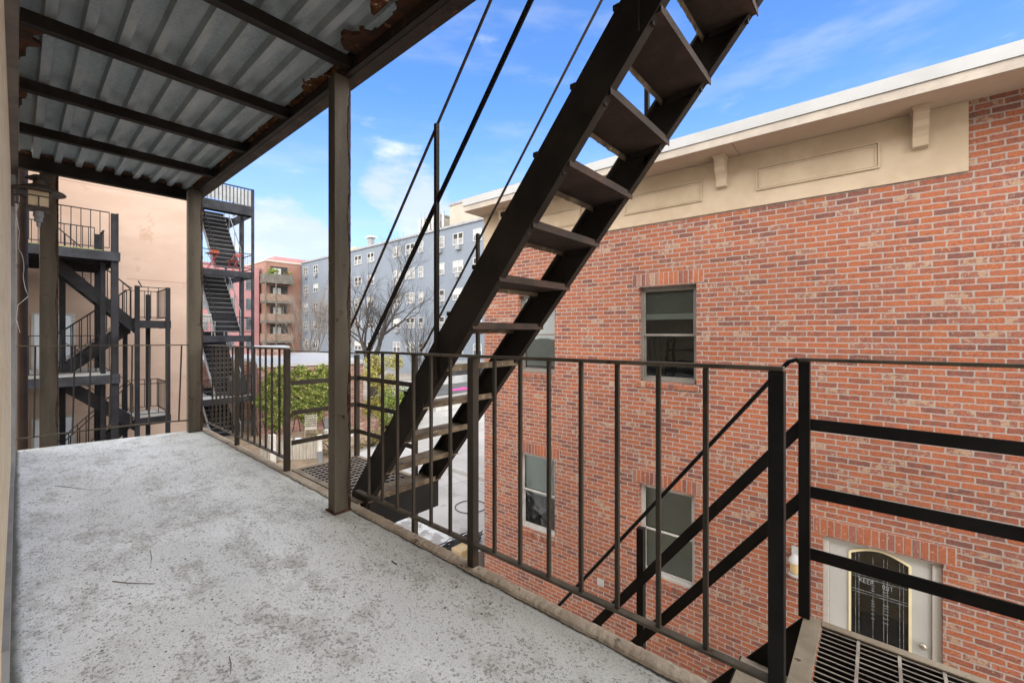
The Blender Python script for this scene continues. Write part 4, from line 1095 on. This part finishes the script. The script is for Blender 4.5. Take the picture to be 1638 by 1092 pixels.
# bistro set on tower platform
bt = thing('bistro_table', 'small round red folding table carrying an orange pot on the upper grey platform', 'table', (5.50, 21.80, 3.93))
MB().lathe((0, 0, 0), [(.002, .70), (.26, .70), (.26, .68), (.002, .68)], 20).build('table_top', 'red_paint', bt)
for s_ in (-1, 1):
    MB().tube([(-.2, s_ * .12, 0), (.15, s_ * .12, .68)], .014, 6).tube([(.2, s_ * .12, 0), (-.15, s_ * .12, .68)], .014, 6).build('leg', 'red_paint', bt)
tag(MB().lathe((0, 0, 0), [(.002, .0), (.13, .0), (.17, .13), (.11, .17), (.002, .18)], 16).build('pot', 'orange_pot', loc=(5.58, 21.80, 4.631)), 'orange pot standing on the red folding table', 'pot')
def red_chair(loc, rz, lab):
    c = thing('folding_chair', lab, 'chair', loc, rz, 'red folding chairs on the grey platform')
    MB().box(-.2, .2, -.2, .2, .44, .46).build('seat', 'red_paint', c)
    MB().box(-.2, .2, .20, .22, .66, .84).build('backrest', 'red_paint', c)
    for s_ in (-1, 1): MB().tube([(s_ * .2, -.22, 0), (s_ * .2, .21, .84)], .014, 6).tube([(s_ * .18, .22, 0), (s_ * .18, -.18, .45)], .014, 6).build('leg', 'red_paint', c)
red_chair((6.28, 21.78, 3.93), R(-70), 'red folding chair right of the red table on the grey platform')
red_chair((4.95, 21.80, 3.93), R(80), 'red folding chair left of the red table on the grey platform')
wc = thing('garden_chair', 'white tubular chair standing on the middle platform of the grey tower', 'chair', (5.30, 21.8, 1.07))
MB().box(-.23, .23, -.22, .22, .42, .45).build('seat', 'white_paint', wc)
for s_ in (-1, 1): MB().tube([(s_ * .23, -.2, 0), (s_ * .23, -.23, .6), (s_ * .23, .2, .62), (s_ * .23, .25, 0)], .018, 6).tube([(s_ * .21, .2, .42), (s_ * .21, .3, .95)], .018, 6).build('leg', 'white_paint', wc)
MB().box(-.2, .2, .27, .29, .6, .93).build('backrest', 'white_paint', wc)
bq = thing('covered_barbecue', 'black covered barbecue on the lowest tower platform behind the railing', 'barbecue', (6.45, 21.9, -1.62))
MB().box(-.35, .35, -.22, .22, .02, .72).build('cover', 'black_void', bq, bevel=.06)
MB().lathe((0, 0, 0), [(.34, .72), (.30, .88), (.18, .98), (.002, 1.0)], 16).build('lid', 'black_void', bq, smooth=True)
o = MB().box(2.5, 5.45, 25.6, 29, GZ, 9.5).build('white_house', 'white_block'); tag(o, 'white block-walled house glimpsed behind the grey stair tower', 'house')

# ============================================================ GREY APARTMENT BLOCK
GX = 29.5
ga_ = Frame('apartment_block', 'long blue-grey apartment block with rows of white windows in the distance', 'building', (34, 45, GZ))
gw = MB().box(GX, GX + 12, 20, 69.5, GZ, 12.15)
ga_.part('wall', gw, 'siding')
ga_.part('roof_edge', MB().box(GX - .15, GX + 12.1, 19.9, 69.6, 12.15, 12.38), 'antenna')
cols = [(24.0, 25.5, 1), (26.6, 28.0, 1), (29.2, 30.4, 1), (31.85, 33.4, 1), (34.75, 36.42, 1), (38.35, 39.2, 0), (39.95, 41.6, 0), (42.7, 44.2, 1), (48.4, 50.0, 0), (51.4, 53.15, 0), (54.8, 56.2, 1), (59.0, 60.5, 1), (63.8, 65.3, 1), (67.2, 68.6, 1)]
k = 0
for ri in range(5):
    zt_ = 11.42 - 2.83 * ri; zb_ = zt_ - 1.22
    for (a, b_, ac) in cols:
        k += 1
        nb = 2 if b_ - a > 1 else 1
        mb = MB(); fw = .075
        mb.box(GX - .07, GX - .001, a, a + fw, zb_, zt_).box(GX - .07, GX - .001, b_ - fw, b_, zb_, zt_).box(GX - .07, GX - .001, a + fw, b_ - fw, zt_ - fw, zt_).box(GX - .08, GX - .001, a + fw, b_ - fw, zb_, zb_ + fw)
        if nb == 2: mb.box(GX - .07, GX - .001, (a + b_) / 2 - .07, (a + b_) / 2 + .07, zb_ + fw, zt_ - fw)
        zm = (zb_ + zt_) / 2
        mb.box(GX - .05, GX - .001, a + fw, b_ - fw, zm - .035, zm + .035) if nb == 1 else mb.box(GX - .05, GX - .001, a + fw, (a + b_) / 2 - .07, zm - .035, zm + .035).box(GX - .05, GX - .001, (a + b_) / 2 + .07, b_ - fw, zm - .035, zm + .035)
        wn_ = ga_.part('window', mb, 'white_paint')
        pm = MB().box(GX - .02, GX - .0015, a + fw, b_ - fw, zb_ + fw, zm); ga_.part('pane', pm, 'window_dark', parent=wn_)
        if random.random() < .72:
            ga_.part('curtain', MB().box(GX - .021, GX - .0015, a + fw, b_ - fw, zm, zt_ - fw), random.choice(['white_paint', 'antenna', 'room_dark']), parent=wn_)
        else: ga_.part('pane', MB().box(GX - .0201, GX - .0015, a + fw, b_ - fw, zm, zt_ - fw), 'window_dark', parent=wn_)
        if ac and random.random() < .8:
            yc = (a + b_) / 2 - .1
            ga_.part('air_conditioner', MB().box(GX - .28, GX - .001, yc - .33, yc + .33, zb_ - .52, zb_ - .12).box(GX - .285, GX - .2801, yc - .24, yc - .04, zb_ - .45, zb_ - .2).box(GX - .285, GX - .2801, yc + .04, yc + .24, zb_ - .45, zb_ - .2), 'antenna')
# rooftop items
def gpt(px, py, x=GX):
    d = pix_dir(px, py); tt = x / d.x; return Vector((x, d.y * tt, 1.2 + d.z * tt))
rh = Frame('rooftop_house', 'beige rooftop box with a parapet above the grey block, near the brick cornice', 'building', (36, 36, 12.38), 'beige boxes on the grey block roof')
rh.part('wall', MB().box(33, 38, 24.5, 38.0, 12.38, 16.0), 'beige_render'); rh.part('parapet', MB().box(32.9, 38.1, 24.4, 38.1, 16.0, 16.3), 'antenna')
rh = Frame('rooftop_house', 'smaller beige rooftop box hung with antennas, left of the larger one', 'building', (36, 41, 12.38), 'beige boxes on the grey block roof')
rh.part('wall', MB().box(33.5, 37, 40.2, 43.4, 12.38, 15.4), 'beige_render'); rh.part('parapet', MB().box(33.4, 37.1, 40.1, 43.5, 15.4, 15.6), 'antenna')
for i, (yy, lab) in enumerate(((39.1, 'antenna mast in the gap between the two beige rooftop boxes'), (41.0, 'antenna mast before the smaller beige box, nearer its right side'), (42.8, 'antenna mast at the left corner of the smaller beige box'))):
    an = Frame('antenna_mast', lab, 'antenna', (32.8, yy, 12.38), 'antenna masts on the grey roof')
    mb = MB()
    for dy in (-.35, .35): mb.tube([(32.8, yy + dy, 12.38), (32.8, yy + dy, 15.6 + i * .2)], .05, 5)
    for z in (13.2, 14.2, 15.1): mb.box(32.75, 32.85, yy - .4, yy + .4, z, z + .06)
    an.part('mast', mb, 'antenna')
    for dy in (-.35, .35):
        an.part('panel_antenna', MB().box(32.55, 32.72, yy + dy - .14, yy + dy + .14, 13.6, 15.2), 'white_paint', bevel=.03)
    an.part('cables', MB().tube([(32.7, yy, 12.4), (32.6, yy + .2, 13.1), (32.7, yy - .1, 13.9)], .04, 5), 'black_void')
mb = MB().box(31.5, 38, 24, 44.5, 12.9, 13.0); yy = 24.2
for i in range(26): mb.box(31.5, 31.6, yy, yy + .08, 12.38, 12.9); yy += .8
tag(mb.build('roof_walkway', 'dark_roof'), 'low dark slatted walkway under the rooftop boxes and antennas', 'walkway')
rv = Frame('roof_vent', 'capped grey duct standing on the grey roof left of the antennas', 'vent', (32, 53.3, 12.38))
rv.part('duct', MB().box(31.7, 32.3, 52.9, 53.7, 12.38, 14.3), 'antenna'); rv.part('cap', MB().box(31.5, 32.5, 52.6, 54.0, 14.3, 14.55), 'white_paint'); rv.part('base', MB().box(31, 33, 50.0, 55, 12.38, 12.9), 'antenna')
tag(MB().box(32, 35, 57.5, 61.0, 12.38, 13.7).build('roof_shed', 'cream_box'), 'pale cream box on the left part of the grey roof', 'roof shed')

# ============================================================ TERRACOTTA + ROSE BLOCKS
tb = Frame('terracotta_block', 'terracotta apartment block with stacked balconies left of the grey block', 'building', (27, 74, GZ))
tb.part('wall', MB().box(24.6, 30.4, 70.5, 80, GZ, 12.1), 'terracotta')
tb.part('tower', MB().box(26.6, 33, 72.5, 80, 12.1, 13.3), 'pink_block'); tb.part('roof_edge', MB().box(24.5, 30.5, 70.4, 80.1, 12.101, 12.35), 'fascia_wood')
for i in range(5):
    z = 9.0 - 3.0 * i
    bl_ = tb.part('balcony', MB().box(23.8, 27.9, 68.7, 70.49, z - .35, z), 'balcony_grey')
    tb.part('railing', MB().box(23.8, 27.9, 68.7, 68.78, z + .001, z + 1.05).box(23.8, 23.88, 68.78, 70.4, z + .001, z + 1.05), 'balcony_grey' if i < 1 else 'wood_brown', parent=bl_)
    rc = tb.part('recess_shade', MB().box(25.2, 27.7, 70.40, 70.497, z + .001, z + 2.4), 'room_dark')  # dark slab on the wall, shade of the balcony recess put into its colour
    tb.part('window', MB().box(25.6, 26.1, 70.3, 70.399, z + .6, z + 2.1).box(26.2, 26.7, 70.3, 70.399, z + .6, z + 2.1), 'white_paint')
for x in (23.85, 25.3): tb.part('balcony_post', MB().box(x, x + .14, 68.6, 68.699, GZ, 9), 'balcony_grey')
pk = Frame('rose_block', 'rose-pink apartment block glimpsed behind the grey stair tower', 'building', (20, 76, GZ))
pk.part('wall', MB().box(8, 24.2, 72, 84, GZ, 11.2), 'pink_block')
for i in range(4):
    for x in (22.8, 20.2, 17.0, 13.5):
        wn_ = pk.part('window', MB().box(x - .5, x + .6, 71.95, 71.999, 7.6 - 3 * i, 9.4 - 3 * i), 'antenna'); pk.part('pane', MB().box(x - .4, x + .5, 71.9, 71.949, 7.7 - 3 * i, 9.3 - 3 * i), 'window_dark', parent=wn_)

# ============================================================ VEGETATION
def leaf(mb, c, s, rnd, nrm=None):
    a = Vector((random.gauss(0, 1), random.gauss(0, 1), random.gauss(0, 1)))
    if nrm is not None: a = a * .55 + Vector(nrm) * 1.0
    a.normalize(); b_ = a.orthogonal().normalized(); b_.rotate(Matrix.Rotation(random.random() * 6.28, 3, a)); c2 = a.cross(b_)
    c = Vector(c); mb.face([c - b_ * s, c + c2 * s * .55, c + b_ * s, c - c2 * s * .55], rnd)

def bush(name, label, cat, c, rad, n, mat, size=.06, group=None, stems=6):
    o = Frame(name, label, cat, (c[0], c[1], c[2]), group)
    mb = MB(); cl = [(Vector((random.gauss(0, .42) * rad[0], random.gauss(0, .42) * rad[1], rad[2] * random.uniform(.15, 1.0))), random.uniform(.22, .5)) for _ in range(22)]
    for _ in range(n):
        cc, r_ = random.choice(cl); d = Vector((random.gauss(0, 1), random.gauss(0, 1), random.gauss(0, 1))).normalized() * r_ * min(rad) * random.random() ** .4
        p = Vector(c) + cc + d
        if p.z < c[2]: continue
        leaf(mb, p, size * random.uniform(.6, 1.3), min(1, max(0, random.gauss(.5, .28))))
    o.part('foliage', mb, mat, rnd=True)
    mb = MB()
    for _ in range(stems):
        cc, r_ = random.choice(cl); mb.tube([c, Vector(c) + Vector((cc.x * .4, cc.y * .4, cc.z * .6)), Vector(c) + cc], [.03, .02, .008], 5)
    o.part('stems', mb, 'bark')
    return o

def bare_tree(name, label, base, H, r0, seed, mat='bark', levels=6, spread=.5, group='bare winter trees', stems=1, split=3, up=.25, trunk_frac=.28):
    rg = random.Random(seed)
    fr = Frame(name, label, 'tree', base, group)
    tr = MB(); br = MB()
    def grow(p, d, L, r, lv):
        segs = 4; pts = [p]; rr = [r]; q = p.copy(); dd = d.copy()
        for i in range(segs):
            dd = (dd + Vector((rg.gauss(0, .10), rg.gauss(0, .10), rg.gauss(0, .06) + up * .12))).normalized()
            q = q + dd * L / segs; pts.append(q.copy()); rr.append(r * (1 - .36 * (i + 1) / segs))
        (tr if lv == 0 else br).tube(pts, rr, 7 if lv < 2 else (4 if lv < 4 else 3), cap=False)
        if lv >= levels or r < .006: return
        for k in range(split if lv < levels - 1 else split + 1):
            i = rg.choice([2, 3, 4]) if k else 4
            a = dd.orthogonal().normalized(); a.rotate(Matrix.Rotation(rg.random() * 6.283, 3, dd))
            nd = (dd + a * rg.uniform(.6, 1.25) * spread * (1.1 if k else .5) + Vector((0, 0, up * .3))).normalized()
            grow(pts[i].copy(), nd, L * rg.uniform(.62, .85), rr[i] * (.70 if k else .86), lv + 1)
    for s_ in range(stems):
        d = Vector((rg.gauss(0, .16), rg.gauss(0, .16), 1)) if stems > 1 else Vector((.02, .0, 1))
        grow(Vector(base) + Vector((rg.gauss(0, .12) * (stems > 1), rg.gauss(0, .12) * (stems > 1), 0)), d.normalized(), H * trunk_frac, r0, 0)
    fr.part('trunk', tr, mat); fr.part('crown', br, mat)
    return fr

bare_tree('bare_tree', 'large spreading bare tree in front of the grey block, between post and stair', (16.2, 26.8, GZ), 11.4, .30, 11, spread=.74, trunk_frac=.28, levels=7, up=.26)
bare_tree('bare_tree', 'pale many-stemmed bare tree before the terracotta block', (16.2, 37.8, GZ), 10.2, .08, 5, 'bark_pale', 5, .35, stems=5, up=.5, trunk_frac=.30)
bare_tree('bare_tree', 'pale bare tree at the left corner of the grey block', (19.5, 38.0, GZ), 9.6, .08, 8, 'bark_pale', 5, .40, stems=4, up=.5, trunk_frac=.30)
bare_tree('bare_tree', 'thin bare tree rising just right of the large spreading tree', (17.8, 23.6, GZ), 7.5, .06, 21, 'bark', 5, .42, stems=4, up=.45, trunk_frac=.30)
bare_tree('bare_tree', 'low twiggy bare shrub beside the black shed under the stair', (17.4, 21.6, GZ), 4.2, .035, 33, 'bark_pale', 5, .6, stems=6, up=.2, trunk_frac=.30)

# brick garage with ivy
A = Vector((5.3, 21.9, 0)); B = Vector((11.6, 20.05, 0)); dv = (B - A).normalized(); nv = Vector((dv.y, -dv.x, 0)); ang = math.atan2(dv.y, dv.x); LW = (B - A).length
IA = A.copy(); A = A + dv * 1.93; LW -= 1.93
gg = thing('brick_garage', 'low brown-brick garage with a white flat roof behind the ivy', 'garage', (A.x, A.y, GZ), ang)
GH = 3.12
MB().box(0, LW, 0, 11, 0, GH).build('wall', 'brick_old', gg)
MB().box(-.06, LW + .06, -.08, 11.1, GH, GH + .16).build('roof', 'white_metal', gg)
MB().box(-3.2, -.005, 4.8, 11, 0, GH - .01).build('rear_wing', 'brick_old', gg); MB().box(-3.26, -.061, 4.75, 11.1, GH, GH + .158).build('roof', 'white_metal', gg)
MB().box(.2, 1.9, 8.0, 10.8, GH + .16, GH + .62).build('roof_box', 'brick_old', gg); MB().box(.1, 2.0, 7.9, 10.9, GH + .62, GH + .72).build('roof_box_cap', 'white_metal', gg)
iv = MB()
for _ in range(15500):
    u = random.random(); v = random.random()
    lx = 1.55 + 4.3 * u; lz = .02 + 3.15 * v
    edge = 5.15 + .28 * math.sin(v * 7 + 2.4) + .20 * math.sin(v * 19) - (.9 if v < .25 else 0) * (1 - v * 4) * 1.2 - max(0, v - .85) * 1.5
    if lx < 2.0 + .22 * math.sin(v * 9) + .1 * math.sin(v * 23): continue
    if lx > edge + random.uniform(-.12, .1): continue
    if v < .15 + .09 * math.sin(lx * 4.1 + .6) + .05 * math.sin(lx * 11): continue
    if v > .965 + .05 * math.sin(lx * 7.3): continue
    hole = math.sin(lx * 5.1 + 1.3 * math.sin(lz * 3.7)) * math.sin(lz * 6.3 + lx * 2)
    if hole > .86: continue
    cl = .5 + .5 * math.sin(lx * 9 + lz * 4) * math.sin(lz * 11 - lx * 3)
    leaf(iv, (lx, -.03 - random.random() * (.12 + .14 * cl), lz), random.uniform(.035, .075), min(1, max(0, random.gauss(.32 + .25 * cl, .25))), (0, -1, .45))
ivo = thing('ivy', 'dense green ivy covering the left part of the brown brick garage wall', 'ivy', (IA.x, IA.y, GZ), ang)
iv.build('foliage', 'ivy', ivo, rnd=True)
mb = MB()
for i in range(9): x0_ = 1.9 + i * .35; mb.tube([(x0_, -.02, 0), (x0_ + random.uniform(-.2, .2), -.03, .9), (x0_ + random.uniform(-.3, .3), -.03, 2.2)], [.02, .014, .006], 5)
mb.build('stems', 'bark', ivo)

bush('shrub', 'tall yellow-green feathery shrub right of the brick garage, behind the stair foot', 'shrub', (11.9, 19.0, GZ), (1.15, 1.1, 3.3), 6500, 'yellow_bush', .055, 'garden shrubs')
bush('shrub', 'dense bright-green shrub at the foot of the yellow feathery one', 'shrub', (11.9, 17.6, GZ), (1.1, 1.0, 1.75), 4200, 'green_bush', .05, 'garden shrubs')
bush('shrub', 'low olive-brown shrub beside the white-and-grey post', 'shrub', (8.0, 16.1, GZ), (.75, .55, .85), 1900, 'brown_leaf', .045, 'garden shrubs')
bush('shrub', 'straggly leafless-looking shrub between the green shrub and the paving', 'shrub', (9.6, 15.9, GZ), (.9, .5, .55), 1200, 'brown_leaf', .04, 'garden shrubs', stems=30)
# plants on terracotta balcony
bush('potted_plant', 'leafy green plant on the left of the top terracotta balcony', 'plant', (24.9, 69.3, 9.0), (1.0, .6, 2.0), 500, 'green_bush', .16, 'plants on the top terracotta balcony')
bush('potted_plant', 'brownish plant on the right end of the top terracotta balcony', 'plant', (27.3, 69.3, 9.0), (.5, .5, 1.7), 260, 'brown_leaf', .14, 'plants on the top terracotta balcony')

# fence, posts, pots
def fence(name, label, a, b_, z0, h, mat, bw=.12, group=None):
    a, b_ = Vector(a), Vector(b_); d = (b_ - a); L = d.length; d.normalize(); an = math.atan2(d.y, d.x)
    f_ = thing(name, label, 'fence', (a.x, a.y, z0), an, group)
    mb = MB(); x = 0
    while x < L: mb.box(x, x + bw - .012, -.012, .012, .03, h + random.uniform(-.02, .02)); x += bw
    mb.build('boards', mat, f_)
    MB().box(0, L, .0125, .05, h * .25, h * .25 + .07).box(0, L, .0125, .05, h * .8, h * .8 + .07).build('rail', mat, f_)
    x = 0
    while x <= L + .01: MB().box(x - .045, x + .045, .05, .14, 0, h + .08).build('fence_post', mat, f_); x += L / 2
    return f_
fence('board_fence', 'low weathered grey board fence below the ivy', (5.7, 16.9, 0), (7.35, 15.75, 0), GZ, .72, 'wood_fence', group='low garden fences')
fence('board_fence', 'brown board fence at the far side of the grey paving', (14.6, 22.2, 0), (19.4, 19.5, 0), GZ, .85, 'wood_brown', .16, group='low garden fences')
o = MB().box(-.1, .1, -.1, .1, 0, 1.05).build('garden_post', 'pole_white', loc=(5.95, 16.45, GZ), bevel=.01); tag(o, 'square whitewashed post at the left end of the grey board fence', 'post')
gp = thing('bollard', 'round post painted white above and grey below, right of the board fence', 'post', (7.15, 15.35, GZ))
MB().tube([(0, 0, 0), (0, 0, .42)], .10, 14).build('base', 'antenna', gp); MB().tube([(0, 0, .42), (0, 0, 1.0)], .085, 14).build('shaft', 'pole_white', gp)
ch = thing('slatted_chair', 'wooden slatted folding chair against the ivy-covered wall', 'chair', (8.7, 19.55, GZ), R(-25)); ch.scale = (.8, .8, .78)
for i in range(6): MB().box(-.3, .3, .2 + i * .02, .22 + i * .02, .45 + i * .13, .53 + i * .13).build('back_slat', 'wood_fence', ch)
MB().box(-.3, .3, -.25, .2, .42, .45).build('seat', 'wood_fence', ch)
for s_ in (-1, 1): MB().box(s_ * .3 - .02, s_ * .3 + .02, -.25, -.2, 0, .42).box(s_ * .3 - .02, s_ * .3 + .02, .19, .23, 0, 1.25).build('leg', 'wood_fence', ch)
for (x, y, r_, h, m_, lab) in ((9.15, 18.9, .16, .3, 'white_paint', 'white round garden pot right of the slatted chair'), (9.35, 19.3, .15, .75, 'antenna', 'tall grey urn just behind the white garden pot'), (7.75, 18.6, .13, .22, 'blue_door', 'small pale-blue garden pot left of the slatted chair'), (11.2, 16.3, .17, .2, 'white_paint', 'white pot by the green shrub, seen through the railing'), (9.9, 18.2, .16, .22, 'blue_door', 'pale-blue pot behind the main steel post'), (12.3, 16.7, .2, .28, 'clay', 'clay pot at the edge of the grey paving')):
    tag(MB().lathe((0, 0, 0), [(.002, .0), (r_ * .7, .0), (r_, h), (r_ * .9, h), (r_ * .8, h * .8), (.002, h * .8)], 14).build('garden_pot', m_, loc=(x, y, GZ + .013), smooth=False), lab, 'pot', 'garden pots')
o = MB().box(10.2, 12.9, 18.15, 18.3, GZ, GZ + .55).build('planter_wall', 'brick_old'); tag(o, 'low brown brick planter wall under the green shrub', 'wall')

# right middle distance
bs = Frame('black_shed', 'low black shed in front of the grey block, beside the brick corner', 'shed', (25, 27.5, GZ))
bs.part('wall', MB().box(22.5, 28, 21.5, 29.0, GZ, -1.45), 'black_void'); bs.part('roof', MB().box(22.4, 28.1, 21.4, 29.1, -1.45, -1.30), 'antenna')
wb = Frame('white_outbuilding', 'white-walled outbuilding with a dark flat roof beyond the brown fence', 'outbuilding', (19.5, 21.5, GZ))
wb.part('wall', MB().box(16.2, 22.3, 19.9, 23.4, GZ, GZ + .95), 'white_paint'); wb.part('roof', MB().box(16.1, 22.4, 19.8, 23.5, GZ + .95, GZ + 1.02), 'dark_roof'); wb.part('parapet', MB().box(16.1, 22.4, 23.3, 23.5, GZ + 1.02, GZ + 1.55), 'white_metal')
tag(MB().hexa([(17.9, 20.3, GZ + 1.03), (18.9, 20.0, GZ + 1.03), (18.9, 20.4, GZ + 1.05), (17.9, 20.7, GZ + 1.05), (17.9, 20.3, GZ + 1.06), (18.9, 20.0, GZ + 1.16), (18.9, 20.4, GZ + 1.18), (17.9, 20.7, GZ + 1.08)]).build('magenta_sheet', 'magenta'), 'bright magenta sheet lying on the dark outbuilding roof', 'sheet')
